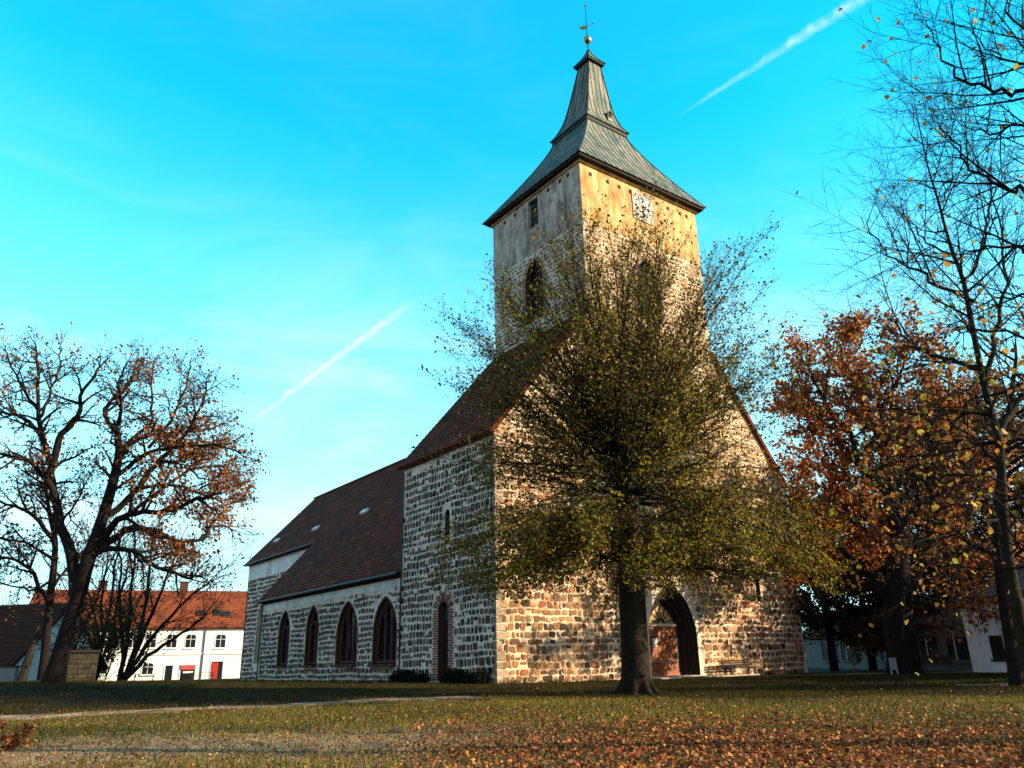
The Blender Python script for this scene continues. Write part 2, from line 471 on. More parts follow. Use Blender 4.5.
strip('path', [ground_at(*q) for q in PATH_PX], 1.5, 'pathmat', wob=.3)
strip('footpath', [ground_at(*q) for q in [(955, 685.5), (1024, 684.5), (1100, 683)]], 1.3, 'pathmat', seed=4)

# ------------------------------------------------------------------ church
church = thing('church', 'granite fieldstone church with square plastered tower, copper spire and dark tiled roofs', 'church', (0, 0, 0))
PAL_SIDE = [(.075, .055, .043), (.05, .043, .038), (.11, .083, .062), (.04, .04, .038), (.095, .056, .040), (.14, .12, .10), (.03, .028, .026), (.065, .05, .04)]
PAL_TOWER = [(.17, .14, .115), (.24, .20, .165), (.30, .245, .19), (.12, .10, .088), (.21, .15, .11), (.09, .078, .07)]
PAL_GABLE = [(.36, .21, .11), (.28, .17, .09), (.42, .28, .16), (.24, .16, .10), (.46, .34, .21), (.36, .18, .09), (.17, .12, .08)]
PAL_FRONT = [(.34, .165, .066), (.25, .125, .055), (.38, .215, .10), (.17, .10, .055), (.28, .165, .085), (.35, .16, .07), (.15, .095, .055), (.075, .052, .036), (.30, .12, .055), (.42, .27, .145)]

def stones(m, P, outer, blocks, v0, v1, ch, wr, pal, rnd, proud=.03, gap=.07, mi=1, dark_low=False, irr=.25):
    us = [p[0] for p in outer]; ua, ub = min(us), max(us)
    v = v0
    while v < v1:
        h = ch*rnd.uniform(.82, 1.2)
        u = ua + rnd.uniform(0, .1)
        while u < ub:
            w = rnd.uniform(*wr)
            if rnd.random() < .12: w *= 1.35
            g = gap*rnd.uniform(.7, 1.5)
            a0, a1, b0, b1 = u+g*.5, u+w-g*.5, v+g*.5+rnd.uniform(-.02, .02), v+h-g*.5+rnd.uniform(-.035, .01)
            u += w
            wv = .024*math.sin(a0*.83+v*1.9)+.018*math.sin(a0*2.1-v*.7)
            b0 += wv; b1 += wv
            if rnd.random() < .10 and b1-b0 > .2:
                bm = b0 + (b1-b0)*rnd.uniform(.4, .6)
                if rnd.random() < .5: b1 = bm-gap*.3
                else: b0 = bm+gap*.3
            ok = all(inside(outer, *q) for q in ((a0, b0), (a1, b0), (a0, b1), (a1, b1)))
            if ok:
                mu, mv = (a0+a1)/2, (b0+b1)/2
                for bl in blocks:
                    if any(inside(bl, *q) for q in ((a0, b0), (a1, b0), (a0, b1), (a1, b1), (mu, mv), (mu, b0), (mu, b1), (a0, mv), (a1, mv))):
                        ok = False; break
            if not ok: continue
            cw, chh = (a1-a0), (b1-b0)
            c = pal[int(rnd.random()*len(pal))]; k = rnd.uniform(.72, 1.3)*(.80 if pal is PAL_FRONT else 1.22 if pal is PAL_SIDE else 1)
            m.col = tuple(min(.6, x*k*rnd.uniform(.94, 1.06)) for x in c)
            q = []; rad = rnd.uniform(.10, .26)
            for sx, sy in ((-1, -1), (1, -1), (1, 1), (-1, 1)):
                jx, jy = rnd.uniform(-irr, irr)*.16*cw, rnd.uniform(-irr, irr)*.16*chh
                X, Y = (a0+a1)/2 + sx*cw/2 + jx, (b0+b1)/2 + sy*chh/2 + jy
                e1 = (X - sx*cw*rad, Y); e2 = (X, Y - sy*chh*rad)
                q += [e1, e2] if sx*sy < 0 else [e2, e1]
            cx, cy = sum(x for x, _ in q)/8, sum(y for _, y in q)/8
            pr = proud*rnd.uniform(.6, 1.4); tx, ty = rnd.uniform(-.02, .02), rnd.uniform(-.02, .02)
            V1 = [P(x, y, -.01) for x, y in q]
            V2 = [P(cx+(x-cx)*.97, cy+(y-cy)*.97, pr*.6) for x, y in q]
            V3 = [P(cx+(x-cx)*.78, cy+(y-cy)*.78, pr + (x-cx)*tx + (y-cy)*ty) for x, y in q]
            fs = [tuple(range(16, 24))]
            for i in range(8):
                j = (i+1) % 8
                fs += [(i, j, 8+j, 8+i), (8+i, 8+j, 16+j, 16+i)]
            m.raw(V1+V2+V3, fs, mi)
        v += h
    m.col = (1, 1, 1)

def wall(name, parent, O, U, Nn, outer, holes=(), mats=('mortar', 'stone'), st=None, seed=1, reveal=True, thick=None):
    """a wall face in the plane O + U*u + Z*v, with openings cut through it, their reveals, and the laid stones standing proud"""
    O, U, Nn = Vector(O), Vector(U), Vector(Nn)
    P = lambda u, v, n=0.0: O + U*u + Z*v + Nn*n
    m = MB(); loops = [[Vector((u, v, 0)) for u, v in outer]] + [[Vector((u, v, 0)) for u, v in h['poly']] for h in holes]
    flat = [p for l in loops for p in l]
    tris = tessellate_polygon(loops)
    m.raw([P(p.x, p.y) for p in flat], [tuple(t) for t in tris], 0)
    for h in holes:
        pl = h['poly']; d = h['depth']
        for i in range(len(pl)):
            a, b = pl[i], pl[(i+1) % len(pl)]
            m.face([P(*a), P(*b), P(b[0], b[1], -d), P(a[0], a[1], -d)], h.get('mi', 0))
    if st:
        r = random.Random(seed)
        for s in st:
            stones(m, P, s.get('outer', outer), [h['pad'] for h in holes if h.get('pad')] + s.get('skip', []), s['v0'], s['v1'], s['ch'], s['wr'], s['pal'], r, s.get('proud', .03), s.get('gap', .07), irr=s.get('irr', .5))
    return m.build(name, list(mats), parent), P

def ring_bricks(m, P, poly, pitch, l0, l1, rnd, n0=-.01, n1=.012, pal=None, mi=0, gapf=.16, taper=True):
    """bricks laid side on along the outline of an opening, alternately long and short"""
    pal = pal or [(.21, .085, .06), (.17, .065, .05), (.26, .12, .085), (.13, .055, .045)]
    pts = [Vector((a, b)) for a, b in poly]; cu = sum(p.x for p in pts)/len(pts)
    k = 0
    seglen = [(pts[i+1]-pts[i]).length for i in range(len(pts)-1)]; tot = sum(seglen)
    nb = max(3, int(tot/pitch))
    def at(s):
        i = 0
        while i < len(seglen)-1 and s > seglen[i]: s -= seglen[i]; i += 1
        t = s/seglen[i]; p = pts[i].lerp(pts[i+1], t)
        d = (pts[i+1]-pts[i]).normalized(); return p, Vector((-d.y, d.x))
    for b in range(nb):
        s0, s1 = tot*(b+gapf/2)/nb, tot*(b+1-gapf/2)/nb
        p0, n0v = at(s0); p1, n1v = at(s1)
        L = (l1 if b % 2 else l0)*rnd.uniform(.93, 1.05)
        m.col = tuple(x*rnd.uniform(.8, 1.25) for x in pal[int(rnd.random()*len(pal))])
        segs = max(1, round(L/.26)); e = 0
        for j in range(segs):
            ea, eb = L*(j+.03)/segs, L*(j+.95)/segs
            q = [p0+n0v*ea, p1+n1v*ea, p1+n1v*eb, p0+n0v*eb]
            V = [P(x.x, x.y, n0) for x in q] + [P(x.x, x.y, n1) for x in q]
            m.raw(V, [(4, 5, 6, 7), (0, 1, 5, 4), (1, 2, 6, 5), (2, 3, 7, 6), (3, 0, 4, 7)], mi)
    m.col = (1, 1, 1)
def expand(poly, d):
    pts = [Vector(p) for p in poly]; out = []; n = len(pts)
    for i in range(n):
        a = (pts[i]-pts[i-1]); b = (pts[(i+1) % n]-pts[i])
        na, nb_ = Vector((-a.y, a.x)).normalized(), Vector((-b.y, b.x)).normalized()
        k = na+nb_
        if k.length < 1e-6: k = na
        k.normalize(); c = max(.35, k.dot(na)); q = pts[i] + k*(d/c); out.append((q.x, q.y))
    return out
def panel(m, P, poly, depth, mi=0):
    t = tessellate_polygon([[Vector((u, v, 0)) for u, v in poly]])
    m.raw([P(u, v, -depth) for u, v in poly], [tuple(x) for x in t], mi)

rnd = random.Random(5)
YV, XV = Vector((0, 1, 0)), Vector((1, 0, 0))
# --- west block, side wall (faces -X, u = y)
SW_DOOR = arch(4.80, .50, .02, 3.55, .50)
SLIT = arch(4.45, .24, 6.95, 8.55, .30)
side_out = [(0, -.6), (9.42, -.6), (9.42, 11.85), (0, 11.85)]
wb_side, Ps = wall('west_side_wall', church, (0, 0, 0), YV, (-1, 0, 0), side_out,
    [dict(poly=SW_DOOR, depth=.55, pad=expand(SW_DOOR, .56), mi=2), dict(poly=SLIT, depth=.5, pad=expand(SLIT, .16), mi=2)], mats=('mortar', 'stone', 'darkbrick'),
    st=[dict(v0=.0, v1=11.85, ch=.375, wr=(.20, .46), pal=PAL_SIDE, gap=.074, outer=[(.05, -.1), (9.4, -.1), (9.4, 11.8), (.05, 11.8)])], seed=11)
m = MB(); m.box((-.02, 0, 11.85), (.3, 9.42, 12.42)); m.build('plaster_band', 'plaster', church)
m = MB(); ring_bricks(m, Ps, SW_DOOR, .125, .46, .56, rnd, n1=.02, gapf=.26)
dsur = m.build('side_door', 'brick', church)
m = MB(); panel(m, Ps, [(4.30, .02), (4.30, 3.12), (5.30, 3.12), (5.30, .02)], .42)
for k in range(6): m.box((4.33+k*.16, .02, .36), (4.47+k*.16, 3.05, .41), 0, YV, Z, Vector((1, 0, 0)), Vector((0, 0, 0)))
m.build('door_leaf', 'wood_dark', dsur)
m = MB(); panel(m, Ps, arch(4.80, .50, 3.14, 3.55, .50), .43); m.build('fanlight', 'teal', dsur)
m = MB(); m.box((-.45, 4.1, -.2), (.12, 5.5, .13)); m.box((-.8, 4.0, -.2), (-.45, 5.6, .0)); m.build('door_step', 'flag', dsur)
m = MB(); panel(m, Ps, expand(SLIT, .02), .42); m.build('slit_window', 'glass', church)
m = MB(); m.tube([Vector((-.09, 9.3, -.1)), Vector((-.09, 9.3, 11.8))], [.05, .05], 8); m.build('drainpipe', 'iron', church)
# --- west block front (faces -Y, u = x); the tower rises flush out of it
PORT_A, PORT_S, PORT_H = 1.92, 2.1, 2.95
def port(a): return arch(12.0, a, -.02, PORT_S, PORT_H*(a/PORT_A)**1.02, 12)
PO, PI_ = port(1.92), port(1.18)
FSLIT = arch(20.0, .2, 4.2, 5.9, .25)
LSLIT = arch(4.2, .2, 4.4, 6.0, .25)
BELL = [arch(12.45, 1.0, 21.4, 24.2, 1.6)]
front_out = [(0, -.6), (24, -.6), (24, 12.4), (17.97, 20.3), (17.97, 27.0), (7.02, 27.0), (7.02, 20.75), (0, 12.4)]
def shrink(p): return p
f_low = [(.04, -.05), (23.96, -.05), (23.96, 12.3), (.04, 12.3)]
f_gab = [(.1, 12.3), (23.9, 12.3), (17.9, 20.1), (17.9, 26.95), (7.08, 26.95), (7.08, 20.6)]
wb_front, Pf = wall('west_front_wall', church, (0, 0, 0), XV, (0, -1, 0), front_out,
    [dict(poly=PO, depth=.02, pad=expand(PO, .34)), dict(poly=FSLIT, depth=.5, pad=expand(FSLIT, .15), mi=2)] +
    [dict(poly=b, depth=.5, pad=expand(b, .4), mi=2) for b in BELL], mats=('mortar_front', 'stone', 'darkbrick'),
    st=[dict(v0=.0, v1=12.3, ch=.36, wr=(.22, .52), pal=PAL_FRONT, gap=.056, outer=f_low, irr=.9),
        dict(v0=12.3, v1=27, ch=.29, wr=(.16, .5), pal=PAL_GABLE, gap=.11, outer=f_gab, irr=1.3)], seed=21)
for nm, pl in (('facade_slit', FSLIT),):
    m = MB(); panel(m, Pf, expand(pl, .02), .42); m.build(nm, 'glass', church)
def bell_arch(P, pl, parent):
    m = MB(); ring_bricks(m, P, pl, .16, .3, .42, rnd, n1=.02, pal=[(.26, .16, .11), (.22, .14, .10), (.30, .20, .14)]); o = m.build('belfry_opening', 'brick', parent)
    m = MB(); panel(m, P, expand(pl, .03), .45)
    us = [p[0] for p in pl]; vsx = [p[1] for p in pl]
    m.build('louvre_board', 'darkpane', o)
    return o
for b in BELL: bell_arch(Pf, b, church)
# quoins of dressed blocks up the corner
m = MB(); rq = random.Random(8); v = 0.0
while v < 12.2:
    h = rq.uniform(.32, .5); w1, w2 = (.62, .36) if int(v*3) % 2 else (.36, .6)
    kk = rq.uniform(.6, 1.15); m.col = tuple(x*kk for x in (.34, .25, .17))
    m.box((-.025, -.04, v), (w1*.8, w2*.5, v+h-.07)); v += h
m.col = (1, 1, 1); m.build('corner_quoins', 'stone', church)
# --- portal: nested orders stepping in
m = MB()
orders = [(1.92, 0.0), (1.74, .20), (1.56, .40), (1.38, .60), (1.18, .85)]
for (a0, d0), (a1, d1) in zip(orders[:-1], orders[1:]):
    p0, p1 = port(a0), port(a1)
    for i in range(len(p0)-1):
        m.face([Pf(*p0[i], -d0), Pf(*p0[i+1], -d0), Pf(*p0[i+1], -d1), Pf(*p0[i], -d1)])
        m.face([Pf(*p0[i], -d1), Pf(*p0[i+1], -d1), Pf(*p1[i+1], -d1), Pf(*p1[i], -d1)])
    pm = port((a0+a1)/2)
    m.tube([Pf(x, max(y, .02), -d1+.02) for x, y in pm], [.055]*len(pm), 7)
portal = m.build('portal', 'portal', church)
m = MB(); q0, q1 = port(1.925), expand(port(1.925), .30)
for i in range(len(q0)-1):
    m.slab([Pf(*q0[i], .016), Pf(*q0[i+1], .016), Pf(*q1[i+1], .016), Pf(*q1[i], .016)], Vector((0, .03, 0)))
m.build('portal_surround', 'jamb', portal)
DT = 2.72
for s in (-1, 1):
    m = MB()
    for k in range(7):
        x0 = 12 + s*(.012 + k*.166)
        m.box((min(x0, x0+s*.156), .84, .04), (max(x0, x0+s*.156), .90, DT))
    m.box((min(12+s*.02, 12+s*1.17), .80, .06), (max(12+s*.02, 12+s*1.17), .84, .24))
    leaf = m.build('door_leaf', 'door', portal)
    m = MB()
    for v in (.75, 2.1):
        m = MB(); m.box((min(12+s*.35, 12+s*1.15), .815, v), (max(12+s*.35, 12+s*1.15), .838, v+.06))
        m.box((12+s*.35-.09, .812, v-.08), (12+s*.35+.09, .836, v+.14)); m.build('strap_hinge', 'iron', leaf)
    if s < 0:
        m = MB(); m.tube([Vector((11.95, .78, 1.2)), Vector((11.95, .78, 1.42))], [.02, .02], 6); m.build('door_handle', 'iron', leaf)
    if s < 0:
        m = MB(); m.box((11.18, .80, 1.62), (11.50, .835, 2.06)); m.build('notice', 'paper', leaf)
m = MB(); m.box((10.82, .78, DT), (13.18, .88, DT+.13)); m.build('door_transom', 'jamb', portal)
fl = arch(12.0, 1.18, DT+.13, DT+.14, 1.55, 10)
m = MB(); panel(m, Pf, fl, .875); fan = m.build('fanlight', 'fan', portal)
m = MB()
for k in range(7):
    an = math.pi*(k+.5)/7; L = 1.02 if k in (0, 6) else (1.12 if k in (1, 5) else 1.3)
    a = Vector((12+.16*math.cos(an), .86, DT+.14+.16*math.sin(an))); b = Vector((12+L*math.cos(an), .86, DT+.14+L*1.02*math.sin(an)))
    m.tube([a, b], [.028, .028], 5)
m.tube([Vector((12+.25*math.cos(t*math.pi/8), .86, DT+.14+.25*math.sin(t*math.pi/8))) for t in range(9)], [.05]*9, 6)
m.build('glazing_rays', 'iron', fan)
m = MB(); m.box((9.2, -1.5, -.3), (17.2, .0, .045)); m.box((10.2, -.5, -.2), (13.8, .84, .09)); m.build('portal_step', 'flag', portal)
# --- plain far walls that close the block
m = MB(); m.box((23.7, .02, -.6), (24, 9.42, 12.4)); m.build('east_flank_wall', 'mortar', church)
# --- west block roof
def roof_slab(name, pts, th, mat, parent, ribs=None):
    m = MB(); m.slab(pts, Vector((0, 0, -th))); return m.build(name, mat, parent)
def tiled(name, eave0, eave1, ridge0, ridge1, mat, parent, pitch=.36, th=.22, lift=.035):
    """a roof slope laid as overlapping tile courses, each a thin board with its lower edge raised"""
    e0, e1, r0, r1 = (Vector(x) for x in (eave0, eave1, ridge0, ridge1))
    nrm = (e1-e0).cross(r0-e0).normalized()
    if nrm.z < 0: nrm = -nrm
    m = MB(); m.slab([e0, e1, r1, r0], -nrm*th)
    n = max(2, int((r0-e0).length/pitch))
    for i in range(n):
        a0, a1 = e0.lerp(r0, i/n), e1.lerp(r1, i/n); b0, b1 = e0.lerp(r0, (i+1.0)/n), e1.lerp(r1, (i+1.0)/n)
        m.raw([a0+nrm*lift, a1+nrm*lift, b1+nrm*.006, b0+nrm*.006, a0+nrm*.001, a1+nrm*.001], [(0, 1, 2, 3), (0, 4, 5, 1)])
        if mat == 'tile':
            rt = random.Random(i*7+len(name)+int(abs(e0.y)*3)); W_ = (e1-e0).length; ax = (e1-e0)/W_; sl_ = (r0-e0).normalized(); ph = pitch*1.0
            for _ in range(int(W_*.38)):
                u = rt.uniform(.2, W_-.5); w = rt.choice((.24, .24, .48, .72)); q = a0 + ax*u + nrm*(lift+.008)
                if (q-a0).length > W_: continue
                m.raw([q, q+ax*w, q+ax*w+sl_*ph*.92-nrm*.028, q+sl_*ph*.92-nrm*.028, q-nrm*.03, q+ax*w-nrm*.03], [(0, 1, 2, 3), (0, 4, 5, 1)], 1 if rt.random() < .45 else 2)
    return m.build(name, [mat, 'tile_new', 'tile_moss'] if mat == 'tile' else mat, parent)
SL = (20.75-12.4)/7.02; SR = (20.3-12.4)/6.03
tiled('west_roof', (-.38, -.22, 12.45-.38*SL+.1), (-.38, 9.62, 12.45-.38*SL+.1), (7.0, -.22, 12.55+7.0*SL), (7.0, 9.62, 12.55+7.0*SL), 'tile', church)
tiled('west_roof', (24.38, 9.62, 12.45-.38*SR), (24.38, -.22, 12.45-.38*SR), (17.99, 9.62, 12.55+6.01*SR), (17.99, -.22, 12.55+6.01*SR), 'tile', church)
m = MB(); m.face([(0, 9.40, 5), (24, 9.40, 5), (24, 9.40, 12.4), (17.97, 9.40, 20.3), (7.02, 9.40, 20.7), (0, 9.40, 12.4)]); m.build('west_rear_wall', 'mortar', church)
# --- aisle wall (u = y) set back a hand's width
AX = .22
def win(uc, a, v0, vtop, rise): return arch(uc, a, v0, vtop-rise, rise)
WINS = [(win(11.70, 1.42, 1.02, 4.75, 2.0), 3), (win(16.85, 1.48, 1.08, 4.85, 2.1), 3), (win(22.45, 1.0, 1.12, 4.98, 1.6), 2), (win(27.7, 1.0, 1.12, 4.95, 1.6), 2)]
ais_out = [(9.42, -.6), (32.6, -.6), (32.6, 5.28), (9.42, 5.28)]
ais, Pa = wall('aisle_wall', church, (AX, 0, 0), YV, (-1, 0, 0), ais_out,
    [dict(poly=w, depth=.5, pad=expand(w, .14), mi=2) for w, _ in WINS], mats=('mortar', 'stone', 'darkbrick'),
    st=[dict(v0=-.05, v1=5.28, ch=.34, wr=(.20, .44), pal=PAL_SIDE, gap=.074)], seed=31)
for w, nl in WINS:
    m = MB(); ring_bricks(m, Pa, w, .16, .12, .14, rnd, n1=.025, pal=[(.10, .045, .035), (.13, .055, .042), (.08, .04, .035)])
    wo_ = m.build('aisle_window', 'brick', church)
    us = [p[0] for p in w]; uc = (min(us)+max(us))/2; a = max(us)-uc; vt = max(p[1] for p in w); v0 = min(p[1] for p in w)
    m = MB(); panel(m, Pa, expand(w, .02), .40); m.build('pane', 'glass', wo_)
    m = MB()
    inner = expand(w, -.13)
    m.tube([Pa(x, y, -.28) for x, y in inner] + [Pa(*inner[0], -.28)], [.12]*(len(inner)+1), 6)
    wid = 2*(a-.2)/nl
    for k in range(1, nl):
        x = uc - (a-.2) + wid*k; top = vt - (1.15 if nl == 3 else 1.0)
        m.tube([Pa(x, v0+.05, -.3), Pa(x, top, -.3)], [.085, .085], 6)
    for k in range(nl):
        x = uc - (a-.2) + wid*(k+.5); tall = (nl == 3 and k == 1)
        vs_ = vt - (1.15 if nl == 3 else 1.25) + (.35 if tall else -.25)
        ar = arch(x, wid*.5, vs_-.3, vs_, wid*.62, 5)
        m.tube([Pa(x_, y_, -.3) for x_, y_ in ar], [.08]*len(ar), 6)
    for y in np.arange(v0+.5, vt-1.2, .55):
        m.tube([Pa(uc-a+.2, y, -.36), Pa(uc+a-.2, y, -.36)], [.018, .018], 4)
    m.build('tracery', 'darkbrick', wo_)
    m = MB(); m.box((-.08, uc-a-.1, v0-.14), (AX+.35, uc+a+.1, v0-.005)); m.build('sill', 'darkbrick', wo_)
m = MB(); m.box((AX-.02, 9.46, 5.28), (AX+.4, 32.62, 5.74)); m.build('plaster_band', 'plaster', church)
m = MB(); rr = random.Random(2)
for j in range(3):
    y = 9.46
    while y < 32.6:
        m.col = tuple(x*rr.uniform(.75, 1.2) for x in (.16, .055, .038)); L = .26
        o_ = -.03 - .05*j
        m.box((AX+o_, y, 5.74+j*.12), (AX+.4, min(32.62, y+L-.02), 5.74+j*.12+.105)); y += L
m.build('brick_cornice', 'brick', church)
m = MB(); m.box((AX+.01, 32.3, -.6), (5.2, 32.6, 5.9)); m.build('aisle_end_wall', 'mortar', church)
m = MB(); m.face([(AX, 32.6, 5.7), (5.2, 32.6, 5.7), (5.2, 32.6, 11.3)]); m.build('aisle_gable', 'mortar', church)
# --- choir
CX = 5.2
CW = arch(46.9, .98, 1.5, 5.4, 1.5)
cho, Pc = wall('choir_wall', church, (CX, 0, 0), YV, (-1, 0, 0), [(32.6, -.6), (52, -.6), (52, 9.6), (32.6, 9.6)],
    [dict(poly=CW, depth=.5, pad=expand(CW, .5))], st=[dict(v0=-.05, v1=9.6, ch=.42, wr=(.28, .55), pal=PAL_SIDE, gap=.09)], seed=41)
m = MB(); ring_bricks(m, Pc, CW, .18, .32, .46, rnd, n1=.02); cwo = m.build('choir_window', 'brick', church)
m = MB(); panel(m, Pc, expand(CW, .02), .4); m.build('pane', 'glass', cwo)
m = MB(); m.tube([Pc(46.9, 1.5, -.3), Pc(46.9, 6.3, -.3)], [.09, .09], 6); m.build('tracery', 'darkbrick', cwo)
m = MB(); m.box((CX-.02, 32.62, 9.6), (CX+.4, 52.02, 11.35)); m.build('plaster_band', 'plaster', church)
m = MB(); m.box((CX-.28, 32.4, 11.1), (CX+.1, 52.2, 11.48)); m.build('eaves_board', 'darkbrick', church)
m = MB(); m.box((CX, 51.7, -.6), (18.8, 52, 11.4)); m.slab([(CX, 52, 11.4), (18.8, 52, 11.4), (12, 52, 18.7)], Vector((0, -.3, 0))); m.build('choir_gable_wall', 'mortar', church)
m = MB(); m.box((18.6, 9.5, -.6), (18.9, 51.7, 11.4)); m.build('north_wall', 'mortar', church)
K = (18.9-11.5)/7.0
tiled('nave_roof', (4.72, 52.35, 11.5-.28*K), (4.72, 9.42, 11.5-.28*K), (12, 52.35, 18.95), (12, 9.42, 18.95), 'tile', church)
tiled('nave_roof', (19.3, 9.42, 11.5-.28*K), (19.3, 52.35, 11.5-.28*K), (12, 9.42, 18.95), (12, 52.35, 18.95), 'tile', church)
tiled('aisle_roof', (AX-.42, 33.0, 5.98), (AX-.42, 9.44, 5.98), (5.1, 33.0, 11.98), (5.1, 9.44, 11.98), 'tile', church, pitch=.34)
m = MB(); m.tube([Vector((12, 9.45, 19.0)), Vector((12, 52.3, 19.0))], [.14, .14], 8); m.build('ridge_tiles', 'tile', church)
m = MB(); m.tube([Vector((AX-.5, 9.5, 5.95)), Vector((AX-.5, 33.0, 5.95))], [.08, .08], 8); m.tube([Vector((4.62, 33.2, 11.15)), Vector((4.62, 52.3, 11.15))], [.08, .08], 8)
m.tube([Vector((AX-.12, 32.5, 5.8)), Vector((AX-.12, 32.5, 0))], [.05, .05], 8); m.build('gutter', 'iron', church)
nrm = Vector((-K, 0, 1)).normalized(); O_ = Vector((12, 30, 18.95))
for q in [(365, 512), (316, 529), (277, 541)]:
    p = on_plane(*q, O_, nrm); sd = Vector((1, 0, K)).normalized()
    m = MB(); m.box((-.55, -.22, 0), (.55, .22, .16), 0, YV, sd, nrm, p); m.build('roof_light', 'plaster', church)

# --- tower
TX0, TX1, TY1, TZ0, TZ1 = 7.02, 17.97, 9.65, 27.0, 31.35
tow_s_hole = [(4.36, 28.85), (4.36, 31.0), (5.46, 31.0), (5.46, 28.85)]
SB = arch(5.1, .95, 22.0, 24.9, 1.55)
tS, Pt = wall('tower_side_wall', church, (TX0, 0, 0), YV, (-1, 0, 0), [(0, 12), (TY1, 12), (TY1, 27.0), (0, 27.0)],
    [dict(poly=SB, depth=.5, pad=expand(SB, .35), mi=2)], mats=('mortar', 'stone', 'darkbrick'), st=[dict(v0=18, v1=27.0, ch=.27, wr=(.14, .42), pal=PAL_TOWER, gap=.10, irr=1.3)], seed=51)
bell_arch(Pt, SB, church)
tSp, Ptp = wall('tower_side_plaster', church, (TX0-.025, 0, 0), YV, (-1, 0, 0), [(-.02, 27.0), (TY1, 27.0), (TY1, TZ1), (-.02, TZ1)],
    [dict(poly=tow_s_hole, depth=.4)], mats=('tower_plaster_side',), seed=52)
tFp, Pfp = wall('tower_front_plaster', church, (0, -.025, 0), XV, (0, -1, 0), [(TX0-.02, 27.0), (TX1, 27.0), (TX1, TZ1), (TX0-.02, TZ1)], [], mats=('tower_plaster',))
m = MB(); m.box((TX1-.3, .02, 12), (TX1, TY1, TZ1)); m.box((TX0+.02, TY1-.3, 12), (TX1-.3, TY1, TZ1)); m.build('tower_back_walls', 'tower_plaster_side', church)
m = MB(); panel(m, Ptp, tow_s_hole, .3); sw = m.build('sound_window', 'teal', church)
m = MB()
for k in range(4): m.tube([Ptp(4.36+.11+k*.293, 28.85, -.25), Ptp(4.36+.11+k*.293, 31.0, -.25)], [.03, .03], 5)
for k in range(6): m.tube([Ptp(4.36, 28.95+k*.4, -.24), Ptp(5.46, 28.95+k*.4, -.24)], [.03, .03], 5)
m.build('window_bars', 'iron', sw)
# putlog holes: little dark sockets below the eaves
def socket(P, u, v, parent, w=.13):
    m = MB(); m.box((u-w, v-w*1.1, -.002), (u+w, v+w*1.1, .006), 0, *P)
    return m.build('putlog_hole', 'wood_dark', parent)
ff = (XV, Z, Vector((0, -1, 0)), Vector((0, -.025, 0))); fs_ = (YV, Z, Vector((-1, 0, 0)), Vector((TX0-.025, 0, 0)))
for u in (7.9, 9.4, 10.45, 11.45, 12.75, 14.0, 15.1, 16.3, 17.0): socket(ff, u, 30.62, church)
for u in (1.14, 1.96, 3.2, 6.97, 8.2): socket(fs_, u, 30.85, church)
# clock
clock = bpy.data.objects.new('clock', None); scene.collection.objects.link(clock); clock.parent = church
cc = Vector((12.52, -.06, 29.75))
m = MB(); m.box((-.96, -1.1, -.03), (.96, 1.1, .03), 0, XV, Z, Vector((0, -1, 0)), cc); m.build('clock_board', 'board', clock)
m = MB(); m.slab([cc + XV*(.93*math.sin(2*math.pi*i/40)) + Z*(.93*math.cos(2*math.pi*i/40)) + Vector((0, -.034, 0)) for i in range(40)], Vector((0, .01, 0))); m.build('clock_dial', 'dial', clock)
m = MB()
def disc_ring(m, r0, r1, n=48, d=.036):
    for i in range(n):
        a, b = 2*math.pi*i/n, 2*math.pi*(i+1)/n
        m.slab([cc + XV*(r*math.sin(t)) + Z*(r*math.cos(t)) + Vector((0, -d, 0)) for r, t in ((r0, a), (r1, a), (r1, b), (r0, b))], Vector((0, .012, 0)))
disc_ring(m, .90, .93); disc_ring(m, .56, .585)
GL = {'I': [((0, 0), (0, 1))], 'V': [((-.5, 1), (0, 0)), ((0, 0), (.5, 1))], 'X': [((-.5, 1), (.5, 0)), ((-.5, 0), (.5, 1))]}
WD = {'I': .35, 'V': .9, 'X': .9}
for h, s in enumerate(['XII', 'I', 'II', 'III', 'IV', 'V', 'VI', 'VII', 'VIII', 'IX', 'X', 'XI']):
    an = math.pi/6*h; rad = Vector((math.sin(an), 0, math.cos(an))); tan = Vector((math.cos(an), 0, -math.sin(an)))
    tot = sum(WD[c] for c in s); x = -tot/2; H = .25; W_ = .16
    for c in s:
        xc = x + WD[c]/2
        for a, b in GL[c]:
            pa = cc + rad*(.60+H*a[1]) + tan*((xc+a[0]*.7)*W_) + Vector((0, -.042, 0)); pb = cc + rad*(.60+H*b[1]) + tan*((xc+b[0]*.7)*W_) + Vector((0, -.042, 0))
            m.tube([pa, pb], [.011, .011], 4)
        x += WD[c]
m.build('clock_numerals', 'iron', clock)
for nm, an, L, w in (('hour_hand', math.radians(76), .46, .045), ('minute_hand', math.radians(178), .76, .032)):
    rad = Vector((math.sin(an), 0, math.cos(an))); tan = Vector((math.cos(an), 0, -math.sin(an))); o_ = cc + Vector((0, -.07, 0))
    m = MB(); m.slab([o_-rad*.15-tan*w*.6, o_+rad*L*.6-tan*w*1.2, o_+rad*L, o_+rad*L*.6+tan*w*1.2, o_-rad*.15+tan*w*.6], Vector((0, .02, 0))); m.build(nm, 'iron', clock)
